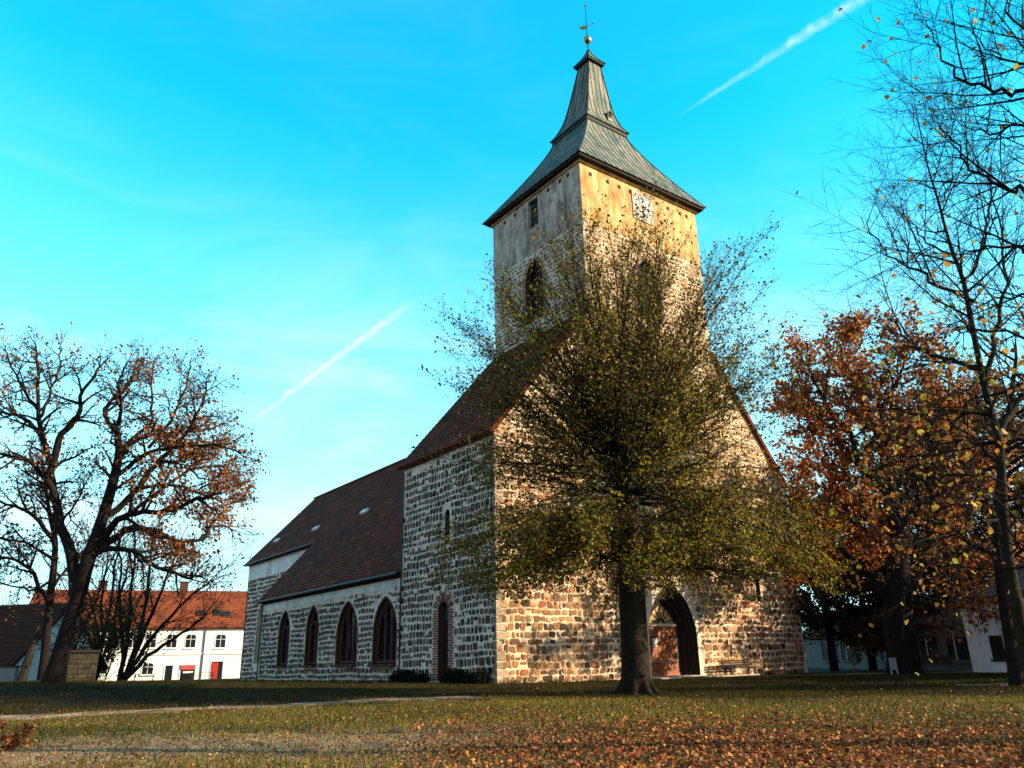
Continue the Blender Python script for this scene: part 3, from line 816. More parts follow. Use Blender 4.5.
# tower roof: two flared copper stages, a cap, a ball and a vane
def stage(name, parent, z0, z1, c0, c1, h0, h1, power, nseg, seam, mat='copper'):
    """square flared stage with standing seams; h0/h1 = (half x, half y) at foot and head"""
    def prof(t):
        k = 1-(1-t)**power if power else 1-(.62*(1-t)+.38*(1-t)**7)
        return (c0[0]+(c1[0]-c0[0])*t, c0[1]+(c1[1]-c0[1])*t, h0[0]+(h1[0]-h0[0])*k, h0[1]+(h1[1]-h0[1])*k, z0+(z1-z0)*t)
    m = MB(); R = []
    for i in range(nseg+1):
        cx, cy, hx, hy, z = prof(i/nseg)
        R.append([Vector((cx-hx, cy-hy, z)), Vector((cx+hx, cy-hy, z)), Vector((cx+hx, cy+hy, z)), Vector((cx-hx, cy+hy, z))])
    for i in range(nseg):
        for k in range(4): m.face([R[i][k], R[i][(k+1) % 4], R[i+1][(k+1) % 4], R[i+1][k]])
    m.face(R[0]); m.face(R[-1])
    o = m.build(name, mat, parent)
    s_ = MB()
    for k in range(4):
        s_.tube([R[i][k] for i in range(nseg+1)], [.06]*(nseg+1), 6)
        hx0 = (R[0][(k+1) % 4]-R[0][k]).length/2; nb = int(2*hx0/seam)
        for b in range(nb):
            u = -hx0 + (b+.5)*2*hx0/nb; pts = []
            for i in range(nseg*2+1):
                t = i/(nseg*2); cx, cy, hx, hy, z = prof(t)
                half = hx if k % 2 == 0 else hy
                if abs(u) > half-.02: break
                if k == 0: p = Vector((cx+u, cy-hy, z))
                elif k == 1: p = Vector((cx+hx, cy+u, z))
                elif k == 2: p = Vector((cx+u, cy+hy, z))
                else: p = Vector((cx-hx, cy+u, z))
                pts.append(p)
            if len(pts) > 1: s_.tube(pts, [.034]*len(pts), 4)
    s_.build('standing_seams', 'copper_dark', o)
    return o, prof
c_e, c_2, c_n = (12.5, 4.83), (12.62, 4.78), (12.88, 4.53)
spire, _ = stage('lower_copper_roof', church, 31.55, 38.3, c_e, c_2, (6.02, 5.45), (1.86, 1.86), 1.22, 10, .52)
m = MB(); m.box((TX0-.42, -.50, 31.36), (TX1+.42, TY1+.42, 31.53)); m.build('eaves_cornice', 'wood_dark', church)
m = MB(); m.box((TX0-.14, -.17, 31.20), (TX1+.14, TY1+.14, 31.358)); m.build('plaster_cornice', 'tower_plaster', church)
m = MB(); m.box((c_2[0]-2.02, c_2[1]-2.02, 38.06), (c_2[0]+2.02, c_2[1]+2.02, 38.34)); m.build('skirt_cornice', 'copper_dark', church)
up, prof2 = stage('upper_copper_roof', church, 38.36, 45.0, c_2, c_n, (2.12, 2.12), (.60, .60), 0, 16, .40)
m = MB(); m.box((c_n[0]-.84, c_n[1]-.84, 44.98), (c_n[0]+.84, c_n[1]+.84, 45.13)); m.build('cap_cornice', 'copper_dark', church)
stage('spire_cap', church, 45.14, 46.7, c_n, c_n, (.90, .90), (.05, .05), 1.5, 6, 3.0)
# dormer on the front of the upper stage
t_ = .16; cx, cy, hx, hy, z = prof2(t_); yf = cy-hy
m = MB(); m.box((cx+.34, yf-.16, z-.3), (cx+.76, yf+.7, z+.36))
m.slab([(cx+.26, yf-.24, z+.34), (cx+.55, yf-.24, z+.62), (cx+.55, yf+.9, z+.62), (cx+.26, yf+.9, z+.34)], Vector((0, 0, -.05)))
m.slab([(cx+.84, yf-.24, z+.34), (cx+.84, yf+.9, z+.34), (cx+.55, yf+.9, z+.62), (cx+.55, yf-.24, z+.62)], Vector((0, 0, -.05))); dm = m.build('dormer', 'copper', church)
m = MB(); m.box((cx+.41, yf-.185, z-.04), (cx+.69, yf-.158, z+.33)); m.build('dormer_opening', 'wood_dark', dm)
# ball and vane
bc = Vector((12.88, 4.53, 47.72))
fin = bpy.data.objects.new('finial', None); scene.collection.objects.link(fin); fin.parent = church
m = MB(); ns, nr = 18, 12; P_ = []
for i in range(nr+1):
    for k in range(ns):
        a, b = math.pi*i/nr, 2*math.pi*k/ns; P_.append(bc + Vector((math.sin(a)*math.cos(b), math.sin(a)*math.sin(b), 1.06*math.cos(a)))*.31)
m.raw(P_, [(i*ns+k, i*ns+(k+1) % ns, (i+1)*ns+(k+1) % ns, (i+1)*ns+k) for i in range(nr) for k in range(ns)])
m.build('finial_ball', 'gold', fin, smooth=True)
m = MB(); m.tube([Vector((bc.x, bc.y, 46.6)), Vector((bc.x, bc.y, 51.2))], [.05, .022], 6); m.build('finial_rod', 'iron', fin)
vd = (_rh*math.cos(.32) - _fh*math.sin(.32)); vd = Vector((vd.x, vd.y, 0)); vc = Vector((bc.x, bc.y, 49.2)); vn = vd.cross(Z)
m = MB(); m.tube([vc-vd*.72, vc+vd*.5], [.022, .022], 5)
m.slab([vc-vd*.62-Z*.02, vc-vd*.05-Z*.02, vc-vd*.05-Z*.34, vc-vd*.40-Z*.34, vc-vd*.5-Z*.2], vn*.02)
m.slab([vc+vd*.45+Z*.08, vc+vd*.66, vc+vd*.45-Z*.08], vn*.02)
m.build('weather_vane', 'gold', fin)
m = MB(); tp = Vector((bc.x, bc.y, 51.2))
star = []
for k in range(10):
    an = math.pi*k/5; r_ = .15 if k % 2 == 0 else .065
    star.append(tp + _rh.to_3d()*(r_*math.sin(an)) + Z*(r_*math.cos(an)))
m.slab(star, vn*.05); m.build('finial_star', 'gold', fin)

# ------------------------------------------------------------------ houses
def house_window(O, U, Nn, uc, v0, w, h, parent, arched=False, mull=True, frame='whitewood', glass='glass'):
    P = lambda u, v, n=0.0: O + U*u + Z*v + Nn*n
    poly = arch(uc, w/2, v0, v0+h-w*.3, w*.3, 5) if arched else [(uc-w/2, v0), (uc-w/2, v0+h), (uc+w/2, v0+h), (uc+w/2, v0)]
    m = MB()
    fw = .05
    out = expand(poly, .08)
    for i in range(len(poly)):
        j = (i+1) % len(poly)
        m.slab([P(*poly[i], .05), P(*poly[j], .05), P(*out[j], .05), P(*out[i], .05)], -Nn*.06)
    if mull:
        m.box((uc-fw/2, v0, .012), (uc+fw/2, v0+h-.02, .045), 0, U, Z, Nn, O)
        m.box((uc-w/2, v0+h*.62, .012), (uc+w/2, v0+h*.62+fw, .046), 0, U, Z, Nn, O)
    m.box((uc-w/2-.16, v0-.16, -.01), (uc+w/2+.16, v0-.06, .14), 0, U, Z, Nn, O)
    wn = m.build('window', frame, parent)
    m = MB(); panel(m, P, poly, -.01); m.build('pane', glass, wn)
    return wn
def flat_frame(p0, p1):
    U = Vector((p1.x-p0.x, p1.y-p0.y, 0)); L = U.length; U.normalize(); Nn = Vector((U.y, -U.x, 0))
    if Nn.dot(CAM-p0) < 0: Nn = -Nn
    return U, Nn, L
# white two-storey house far left
p0, p1 = hor(14, 678, 113), hor(330, 678, 112); p0.z = p1.z = 0
U, Nn, L = flat_frame(p0, p1)
wh = thing('town_house', 'long white two storey house with orange tiled roof beyond the left trees', 'house', p0)
O = Vector((p0.x, p0.y, 0))
def hu(px, py, O=O, Nn=Nn, U=U):
    q = on_plane(px, py, O, Nn); return (q-O).dot(U), q.z
EZ = hu(200, 627)[1]
DEP = 11.0
m = MB(); m.box((0, 0, -.6), (L, -DEP, EZ), 0, U, Nn, Z, O)
for u in (0, L):
    m.slab([O+U*u+Z*EZ, O+U*u-Nn*DEP+Z*EZ, O+U*u-Nn*DEP/2+Z*(EZ+4.85)], U*(.02 if u == 0 else -.02))
m.build('wall', 'white', wh)
m = MB(); v = hu(200, 654.5)[1]; m.box((0, .0, v), (L, .10, v+.18), 0, U, Nn, Z, O); m.box((0, 0, EZ-.28), (L, .18, EZ-.02), 0, U, Nn, Z, O); m.build('string_course', 'white', wh)
RZ = EZ + 4.9
rf = tiled('roof', O+U*-.4+Nn*.45+Z*(EZ-.08), O+U*(L+.4)+Nn*.45+Z*(EZ-.08), O+U*-.4-Nn*DEP/2+Z*RZ, O+U*(L+.4)-Nn*DEP/2+Z*RZ, 'orange_tile', wh, pitch=.5)
tiled('roof', O+U*-.4-Nn*(DEP+.45)+Z*(EZ-.08), O+U*(L+.4)-Nn*(DEP+.45)+Z*(EZ-.08), O+U*-.4-Nn*DEP/2+Z*RZ, O+U*(L+.4)-Nn*DEP/2+Z*RZ, 'orange_tile', wh, pitch=.5)
def chim(px):
    uc = hu(px, 590)[0]
    m = MB(); m.box((uc-.5, -DEP/2-.4, RZ-.6), (uc+.5, -DEP/2+.4, RZ+1.0), 0, U, Nn, Z, O); m.box((uc-.58, -DEP/2-.48, RZ+1.0), (uc+.58, -DEP/2+.48, RZ+1.15), 0, U, Nn, Z, O)
    m.build('chimney', 'darkbrick', rf)
chim(182); chim(96)
sd = (O-Nn*DEP/2+Z*RZ - (O+Nn*.45+Z*(EZ-.08))).normalized(); rn = U.cross(sd); rn = rn if rn.z > 0 else -rn
for px, py in [(201, 613), (218, 613), (227, 614), (120, 611)]:
    p = on_plane(px, py, O+Nn*.45+Z*EZ, rn)
    m = MB(); m.box((-.45, -.5, 0), (.45, .5, .14), 0, U, sd, rn, p); so_ = m.build('skylight', 'stackstone', rf)
    m = MB(); m.box((-.33, -.38, .141), (.33, .38, .15), 0, U, sd, rn, p); m.build('skylight_pane', 'glass', so_)
for px, ar in [(35, False), (73, True), (96, False), (113, False), (132, False), (150, False), (171, False), (190, False), (220, True)]:
    u, vv = hu(px, 647.5)
    house_window(O, U, Nn, u, vv, 1.15, hu(px, 634.5)[1]-vv, wh, arched=ar or px in (171, 190))
for px in (60, 100, 147):
    u, vv = hu(px, 674)
    house_window(O, U, Nn, u, max(.5, vv), 1.2, hu(px, 663)[1]-max(.5, vv), wh, arched=True)
def opening(px0, px1, ytop, name, mat, depth=.35, inner='glass', proud=.0):
    ua, ub = hu(px0, 675)[0], hu(px1, 675)[0]; vt = hu((px0+px1)/2, ytop)[1]
    m = MB(); fr = .12
    m.box((ua-fr, -.02, -.1), (ua, .06, vt+fr), 0, U, Nn, Z, O); m.box((ub, -.02, -.1), (ub+fr, .06, vt+fr), 0, U, Nn, Z, O); m.box((ua, -.02, vt), (ub, .06, vt+fr), 0, U, Nn, Z, O)
    o = m.build(name, 'whitewood', wh)
    m = MB(); m.box((ua, 0, -.1), (ub, .03, vt), 0, U, Nn, Z, O); m.build('leaf' if False else 'door_leaf', inner, o)
    return o, ua, ub, vt
opening(164.5, 172, 665.5, 'doorway', 'glass')
o, ua, ub, vt = opening(180, 194.5, 665, 'shop_front', 'glass')
m = MB(); m.box((ua, .03, vt-.55), (ub, .14, vt), 0, U, Nn, Z, O); m.build('shop_board', 'shopred', o)
m = MB(); m.box((ua+.3, .03, vt-.95), (ub-.2, .10, vt-.72), 0, U, Nn, Z, O); m.build('shop_blind', 'dial', o)
o, ua, ub, vt = opening(210.5, 222, 661.5, 'carriage_door', 'redpaint')
m = MB(); m.box((ua+.05, .03, 0), (ua+(ub-ua)*.58, .12, vt-.15), 0, U, Nn, Z, O)
m.box((ua+.15, .12, .3), (ua+(ub-ua)*.5, .15, vt*.42), 0, U, Nn, Z, O); m.box((ua+.15, .12, vt*.5), (ua+(ub-ua)*.5, .15, vt*.85), 0, U, Nn, Z, O); m.build('red_door_leaf', 'redpaint', o)
u = hu(202.5, 660)[0]; m = MB(); m.tube([O+U*u+Nn*.1+Z*EZ, O+U*u+Nn*.1], [.06, .06], 8); m.build('drainpipe', 'iron', wh)
# low timber tables outside the house
def table_set(px, label, w=3.0):
    u = hu(px, 672)[0]; b = O + U*u + Nn*2.2; b.z = ground_z(b.x, b.y)
    t = thing('picnic_table', label, 'table', b, 'tables outside the white house')
    m = MB(); m.box((-w/2, -.4, .72), (w/2, .4, .78), 0, U, Nn, Z, b); m.build('table_top', 'stackstone', t)
    for s in (-1, 1):
        m = MB(); m.box((-w/2, s*.75-.15, .44), (w/2, s*.75+.15, .49), 0, U, Nn, Z, b); m.build('seat', 'stackstone', t)
        m = MB(); m.box((s*w*.38-.05, -.85, 0), (s*w*.38+.05, .85, .06), 0, U, Nn, Z, b); m.box((s*w*.38-.05, -.06, .0), (s*w*.38+.05, .06, .73), 0, U, Nn, Z, b); m.box((s*w*.38-.05, -.85, .38), (s*w*.38+.05, .85, .44), 0, U, Nn, Z, b); m.build('leg', 'stackstone', t)
table_set(203, 'grey timber picnic table just left of the red door')
table_set(146, 'low picnic table under the arched ground floor window of the white house', 2.6)

# barn-like building with huge dark roof at the very left
p0, p1 = hor(-140, 670, 74), hor(8, 670, 66); p0.z = p1.z = 0
Ub, Nb, Lb = flat_frame(p0, p1); Ob = Vector((p0.x, p0.y, 0)); bz = hor(10, 664, 68).z
barn = thing('barn', 'low building with a huge dark brown roof at the far left edge', 'building', p0)
m = MB(); m.box((0, -.5, -.5), (Lb, -9.5, bz), 0, Ub, Nb, Z, Ob)
top = on_plane(27, 604, Ob-Nb*4.8, Nb).z
m.slab([Ob+Ub*Lb-Nb*.5+Z*bz, Ob+Ub*Lb-Nb*9.5+Z*bz, Ob+Ub*Lb-Nb*5+Z*(top-.2)], -Ub*.2); m.build('wall', 'white', barn)
tiled('roof', Ob+Nb*.3+Z*(bz-.35), Ob+Ub*(Lb+.25)+Nb*.3+Z*(bz-.35), Ob-Nb*5+Z*top, Ob+Ub*(Lb+.25)-Nb*5+Z*top, 'barn_tile', barn, pitch=.42)
tiled('roof', Ob-Nb*10.3+Z*(bz-.35), Ob+Ub*(Lb+.25)-Nb*10.3+Z*(bz-.35), Ob-Nb*5+Z*top, Ob+Ub*(Lb+.25)-Nb*5+Z*top, 'barn_tile', barn, pitch=.42)
m = MB(); m.tube([Ob+Ub*(Lb+.1)+Nb*.2+Z*(bz+.1), Ob+Ub*(Lb+.1)-Nb*.1], [.05, .05], 6); m.build('drainpipe', 'iron', barn)
# pale low wall in front of it
q0, q1 = drop(-90, 56), drop(28, 52); Uw, Nw, Lw = flat_frame(q0, q1); q0.z = 0
zt = hor(10, 666, 54).z; zb = ground_z(q1.x, q1.y)
lw = thing('garden_wall', 'pale grey low wall with a dark coping before the barn', 'wall', q0)
m = MB(); m.box((0, 0, -.5), (Lw, -.3, zt-.08), 0, Uw, Nw, Z, q0); m.build('wall_body', 'paleconcrete', lw)
m = MB(); m.box((-.05, .06, zt-.08), (Lw+.05, -.36, zt), 0, Uw, Nw, Z, q0); m.build('coping', 'stackstone', lw)
# block of stacked stone beside the left trunks
b0, b1 = hor(64, 688, 46), hor(94, 688, 46); Us, Ns, Ls = flat_frame(b0, b1); zb = min(b0.z, ground_z(b0.x, b0.y))-.1
Os = Vector((b0.x, b0.y, 0)); zt = hor(80, 650, 46).z
sb = thing('stone_block', 'square block of mossy stacked stone behind the thick leaning trunk', 'stone block', Os)
m = MB(); m.box((0, 0, zb), (Ls, -1.2, zt-.12), 0, Us, Ns, Z, Os)
rs = random.Random(3)
v = zb+.3
while v < zt-.3:
    u = 0
    while u < Ls-.1:
        w = min(rs.uniform(.25, .6), Ls-u); m.box((u+.01, .0, v+.01), (u+w-.015, rs.uniform(.02, .06), v+.2), 0, Us, Ns, Z, Os); u += w
    v += .22
m.build('stone_body', 'stackstone', sb)
m = MB(); m.box((-.06, .1, zt-.12), (Ls+.06, -1.3, zt), 0, Us, Ns, Z, Os); m.build('cover_slab', 'wood_dark', sb)
# dark slim post
pb = drop(35, 50); pt_ = hor(38.5, 626, 50)
post = MB(); post.tube([Vector((pb.x, pb.y, pb.z-.1)), pb.lerp(Vector((pt_.x, pt_.y, pt_.z)), .5), Vector((pt_.x, pt_.y, pt_.z))], [.24, .19, .08], 8)
tag(post.build('timber_post', 'benchwood'), 'dark slim tapering post left of the oak trunks', 'post')

# grey teal house and pale blue house at right
def gable_house(name, label, pa, pb, Da, Db, wallmat, eave_px, roofrise, depth, roofmat, extra=None):
    p0, p1 = hor(pa, 670, Da), hor(pb, 670, Db); p0.z = p1.z = 0
    U, Nn, L = flat_frame(p0, p1); t = thing(name, label, 'house', p0)
    O = Vector((p0.x, p0.y, 0)); ez = on_plane(*eave_px, O, Nn).z
    m = MB(); m.box((0, 0, -.6), (L, -depth, ez), 0, U, Nn, Z, O)
    for u in (0, L): m.slab([O+U*u+Z*ez, O+U*u-Nn*depth+Z*ez, O+U*u-Nn*depth/2+Z*(ez+roofrise-.15)], U*(.15 if u == 0 else -.15))
    m.build('wall', wallmat, t)
    e = .35
    tiled('roof', O+U*-.2+Nn*e+Z*(ez-.1), O+U*(L+.2)+Nn*e+Z*(ez-.1), O+U*-.2-Nn*depth/2+Z*(ez+roofrise), O+U*(L+.2)-Nn*depth/2+Z*(ez+roofrise), roofmat, t, pitch=.45)
    tiled('roof', O+U*-.2-Nn*(depth+e)+Z*(ez-.1), O+U*(L+.2)-Nn*(depth+e)+Z*(ez-.1), O+U*-.2-Nn*depth/2+Z*(ez+roofrise), O+U*(L+.2)-Nn*depth/2+Z*(ez+roofrise), roofmat, t, pitch=.45)
    return t, O, U, Nn, L, ez
t, O2, U2, N2, L2, ez2 = gable_house('cottage', 'grey teal rendered house with white framed windows behind the right oak', 800, 977, 84, 52, 'bluewall', (940, 620), 2.2, 8, 'greyroof')
for xa, xb, ya, yb in [(822, 838, 641, 660), (841, 856, 641, 660), (880, 893, 639, 660), (903, 914, 638, 660), (920.5, 939.5, 637, 660), (947, 971, 636.5, 660)]:
    qa, qb = on_plane(xa, (ya+yb)/2, O2, N2), on_plane(xb, (ya+yb)/2, O2, N2); qt, qq = on_plane((xa+xb)/2, ya, O2, N2), on_plane((xa+xb)/2, yb, O2, N2)
    ua, ub = (qa-O2).dot(U2), (qb-O2).dot(U2)
    wn = house_window(O2, U2, N2, (ua+ub)/2, qq.z, abs(ub-ua)*.92, qt.z-qq.z, t, mull=False, frame='bluewall', glass='darkpane')
    m = MB(); uc = (ua+ub)/2 - abs(ub-ua)*.12; m.box((uc-.03, qq.z, .012), (uc+.03, qt.z, .05), 0, U2, N2.cross(U2)*0+Z, N2, O2); m.build('mullion', 'whitewood', wn)
m = MB(); v = on_plane(930, 629, O2, N2).z; m.box((0, v, 0), (L2, v+.12, .07), 0, U2, Z, N2, O2); m.box((0, v-.25, 0), (L2, v-.2, .04), 0, U2, Z, N2, O2); m.build('string_course', 'bluewall', t)
t3, O3, U3, N3, L3, ez3 = gable_house('blue_house', 'pale blue two storey house at the right edge behind the bare trunks', 973, 1130, 49, 37, 'lightblue', (985, 596), 1.8, 7, 'greyroof')
for xa, xb, ya, yb in [(992, 1004, 637, 658), (1030, 1050, 634, 659), (1060, 1080, 632, 656)]:
    qa, qb = on_plane(xa, (ya+yb)/2, O3, N3), on_plane(xb, (ya+yb)/2, O3, N3); qt, qq = on_plane((xa+xb)/2, ya, O3, N3), on_plane((xa+xb)/2, yb, O3, N3)
    ua, ub = (qa-O3).dot(U3), (qb-O3).dot(U3)
    house_window(O3, U3, N3, (ua+ub)/2, qq.z, abs(ub-ua)*.92, qt.z-qq.z, t3, frame='wood_dark', glass='darkpane')

# ------------------------------------------------------------------ benches, board, hedges
def bench(label, base, U, Nn, w, hs, hb, group):
    t = thing('park_bench', label, 'bench', base, group)
    m = MB()
    for k in range(4): m.box((-w/2, .02+k*.13, hs-.04), (w/2, .02+k*.13+.10, hs), 0, U, Nn, Z, base)
    m.build('seat', 'benchwood', t)
    m = MB()
    for k in range(3): m.box((-w/2, -.10-.03*k, hs+.07+k*(hb-hs-.05)/3), (w/2, -.06-.03*k, hs+.05+(k+.95)*(hb-hs-.05)/3), 0, U, Nn, Z, base)
    m.build('backrest', 'benchwood', t)
    for s in (-1, 1):
        x = s*w*.38
        m = MB(); m.box((x-.05, .42, -.1), (x+.05, .50, hs-.04), 0, U, Nn, Z, base); m.box((x-.05, -.06, -.1), (x+.05, .03, hs-.04), 0, U, Nn, Z, base)
        m.box((x-.05, -.058, hs-.11), (x+.05, .42, hs-.041), 0, U, Nn, Z, base); m.box((x-.045, -.19, hs-.1), (x+.045, -.105, hb-.03), 0, U, Nn, Z, base); m.build('leg', 'iron', t)
    return t
bench('dark timber bench against the church wall right of the portal', Vector((16.2, -.75, ground_z(16.2, -.75)+.04)), XV, Vector((0, -1, 0)), 2.7, .42, .80, 'park benches')
for pa, pb_, D, lab in [(909, 939, 46, 'slatted dark bench just right of the oak trunk'), (887, 897, 49, 'bench end showing left of the oak trunk beside the white board')]:
    a, b = drop(pa, D), drop(pb_, D); U_, N_, L_ = flat_frame(a, b); c = (a+b)/2; c.z = ground_z(c.x, c.y)
    bench(lab, c, U_, N_, L_ if L_ > 1 else 1.1, .42, .85, 'park benches')
a = drop(882, 46); U_, N_, _q = flat_frame(drop(875, 46), drop(890, 46))
t = thing('sign_board', 'small white board on two legs left of the oak trunk', 'sign', a)
m = MB(); m.box((-.17, -.02, .22), (.17, .02, .80), 0, U_, N_, Z, a); m.build('board', 'paleconcrete', t)
for s in (-1, 1): m = MB(); m.box((s*.14-.02, -.05, -.1), (s*.14+.02, -.022, .80), 0, U_, N_, Z, a); m.build('leg', 'whitewood', t)

def leaf_cloud(n, fn, rs):
    return [fn() for _ in range(n)]
def hedge(label, y0, y1, seed):
    r = np.random.default_rng(seed); n = int((y1-y0)*900)
    h = ground_z(-.6, (y0+y1)/2)
    pos = np.stack([-.10 - r.beta(1.2, 1.2, n)*.75, r.uniform(y0, y1, n), r.beta(1.6, 1.1, n)*.78], 1)
    pos[:, 2] *= .72 + .2*np.sin(pos[:, 1]*2.3+seed) + .12*np.sin(pos[:, 1]*6.1)
    t = thing('hedge', label, 'hedge', (-.5, (y0+y1)/2, h), 'low hedges along the church')
    col = np.array([.014, .014, .007])*r.uniform(.6, 1.7, (n, 1))
    kites('foliage', pos, r.uniform(.06, .12, n), col, 'leaf', t, seed=seed)
    m = MB(); rr = random.Random(seed)
    for k in range(int((y1-y0)*6)):
        y = rr.uniform(y0+.1, y1-.1); x = rr.uniform(-.6, -.25)
        m.tube([Vector((x, y, -.1)), Vector((x+rr.uniform(-.2, .2), y+rr.uniform(-.2, .2), .55))], [.015, .008], 4)
    m.build('stems', 'oakbark', t)
hedge('dark low hedge along the shaded church wall, from the side door to the near corner', .25, 3.9, 1)
hedge('dark low hedge along the shaded church wall, beyond the side door', 5.7, 9.2, 2)

# ------------------------------------------------------------------ trees
class Tree:
    def __init__(s, seed, levels, leaf_from=2, dens=8, leafmask=None, minr=.006, spread=.06):
        s.r = random.Random(seed); s.lv = levels; s.mb = MB(); s.leaf_from = leaf_from; s.dens = dens
        s.mask = leafmask or (lambda p: 1.0); s.leaves = []; s.minr = minr; s.spread = spread
    def rv(s):
        return Vector((s.r.gauss(0, 1), s.r.gauss(0, 1), s.r.gauss(0, 1)))
    def limb(s, pts, rads, lev, sides=None, spawn=True):
        s.mb.tube(pts, rads, sides or (10 if rads[0] > .2 else 7 if rads[0] > .06 else 5 if rads[0] > .02 else 3), cap=False)
        L = sum((pts[i+1]-pts[i]).length for i in range(len(pts)-1))
        if spawn: s.after(pts, rads, L, lev)
    def grow(s, p, d, L, r, lev):
        P = s.lv[min(lev, len(s.lv)-1)]
        n = max(2, int(L/P['seg'])); pts = [p.copy()]; d = d.normalized(); rads = [r]
        for i in range(n):
            d = (d + s.rv()*P['wig'] + Z*P['up']).normalized(); p = p + d*(L/n); pts.append(p)
            rads.append(max(s.minr*.6, r*(1-P['taper']*(i+1)/n)))
        s.limb(pts, rads, lev)
    def after(s, pts, rads, L, lev):
        P = s.lv[min(lev, len(s.lv)-1)]; n = len(pts)-1
        if lev >= s.leaf_from:
            k = L*s.dens; k = int(k) + (s.r.random() < k-int(k))
            for _ in range(k):
                t = s.r.random()**.8*n; i = min(n-1, int(t)); q = pts[i].lerp(pts[i+1], t-i) + s.rv()*s.spread
                if s.r.random() < s.mask(q): s.leaves.append(q)
        if lev+1 >= len(s.lv): return
        C = s.lv[lev+1]; k = max(1, int(L*C['per']*s.r.uniform(.8, 1.2)+.5))
        for j in range(k):
            t = (C['t0'] + (1-C['t0'])*(j+s.r.random())/k); x = min(t, .999)*n; i = int(x); q = pts[i].lerp(pts[i+1], x-i)
            tan = (pts[i+1]-pts[i]).normalized(); side = tan.cross(s.rv()).normalized()
            if 'flat' in C: side.z *= C['flat']; side.normalize()
            an = math.radians(s.r.uniform(*C['ang'])); d = tan*math.cos(an) + side*math.sin(an)
            cl = C['len']*s.r.uniform(.6, 1.25)*(1-C.get('tipred', .45)*t); rr = min(rads[i]*.75, C['rad']*s.r.uniform(.8, 1.2))
            s.grow(q, d, cl, max(s.minr, rr), lev+1)
        if lev > 0 or True:
            d = (pts[-1]-pts[-2]).normalized(); s.grow(pts[-1], d, C['len']*C.get('tip', .8), max(s.minr, rads[-1]), lev+1)
    def build(s, name, label, base, bark, leafsize, cols, group=None, cat='tree', seed=0, crown='crown', leafmat='leaf'):
        t = thing(name, label, cat, base, group)
        s.mb.build('trunk', bark, t, smooth=True)
        if s.leaves:
            print('LEAVES', name, len(s.leaves), len(s.mb.v))
            r = np.random.default_rng(seed); n = len(s.leaves); pal = np.array(cols); pos = np.array([tuple(p) for p in s.leaves])
            # colour drifts in clumps, not leaf by leaf only
            ph = np.sin(pos[:, 0]*1.3+seed)+np.sin(pos[:, 1]*1.1+2*seed)+np.sin(pos[:, 2]*1.7)
            idx = np.clip(((ph+3)/6*len(pal)*.7 + r.uniform(0, len(pal)*.6, n)), 0, len(pal)-1).astype(int)
            c = pal[idx]*r.uniform(.6, 1.4, (n, 1))
            kites(crown, pos, r.uniform(leafsize*.6, leafsize*1.3, n), c, leafmat, t, seed=seed, aspect=.75)
        return t
def P_(pxs, D, dD=None):
    return [hor(q[0], q[1], D + (dD[i] if dD else 0)) for i, q in enumerate(pxs)]
def lin(a, b, n): return [a+(b-a)*i/(n-1) for i in range(n)]
def flare(base, top, r0, r1, n=9, lean=None):
    return [base.lerp(top, i/(n-1)) for i in range(n)], [r1+(r0-r1)*(1-i/(n-1))**4 + (r0-r1)*.0 for i in range(n)]

# --- the lime tree before the portal
LD = 23.6
lb = ground_at(637, 694)
LD = math.hypot(lb.x-CAM.x, lb.y-CAM.y)
head = hor(626, 470, LD)
lt = Tree(3, [dict(seg=.45, wig=.03, up=.0, taper=.5),
              dict(seg=.5, wig=.05, up=.012, taper=.86, per=1, t0=.5, ang=(20, 50), len=5, rad=.07),
              dict(seg=.28, wig=.10, up=.015, taper=.75, per=3.2, t0=.22, ang=(20, 48), len=1.6, rad=.017, tipred=.5, tip=.4),
              dict(seg=.18, wig=.15, up=-.02, taper=.6, per=4.6, t0=.15, ang=(25, 60), len=.50, rad=.008, tipred=.3)],
          leaf_from=2, dens=13.5, minr=.006, spread=.08)
def lmask(p):
    if p.z < 2.9 + .45*math.sin(p.x*2.1+p.y*1.3): return 0.0
    nz_ = math.sin(1.7*p.x+.6*p.z)*math.sin(1.5*p.y+1.1)*math.sin(1.6*p.z+.5*p.x)
    k = 1.1 if nz_ > .0 else .6
    if p.z < 5.0: return .95
    if p.z < 7.0: return .48*k
    return max(.38, .50-(p.z-7.0)*.03)*k
lt.mask = lmask
trunk = [lb + Vector((0, 0, -.1)), lb + Vector((0, 0, .12)), lb+Vector((0, 0, .35)), lb.lerp(head, .14), lb.lerp(head, .3), lb.lerp(head, .5), lb.lerp(head, .68), lb.lerp(head, .85), head, head+Vector((0, 0, .8))]
lt.mb.tube(trunk, [.60, .50, .45, .42, .40, .385, .37, .36, .36, .18], 16, cap=False)
for k in range(9):
    an = k*.7+.3; dv = Vector((math.cos(an), math.sin(an), 0))
    lt.mb.tube([lb+dv*.30+Z*.65, lb+dv*.40+Z*.25, lb+dv*.56+Z*.05, lb+dv*.8-Z*.08], [.06, .12, .11, .05], 7, cap=False)
R3 = random.Random(12)
def lime_env(el):
    pts = [(-40, 3.7), (-20, 5.2), (0, 6.0), (20, 6.9), (40, 8.2), (60, 9.2), (75, 9.3), (90, 9.2)]
    for (a, b), (c, d) in zip(pts[:-1], pts[1:]):
        if a <= el <= c: return b+(d-b)*(el-a)/(c-a)
    return pts[-1][1]
ga = 2.399963
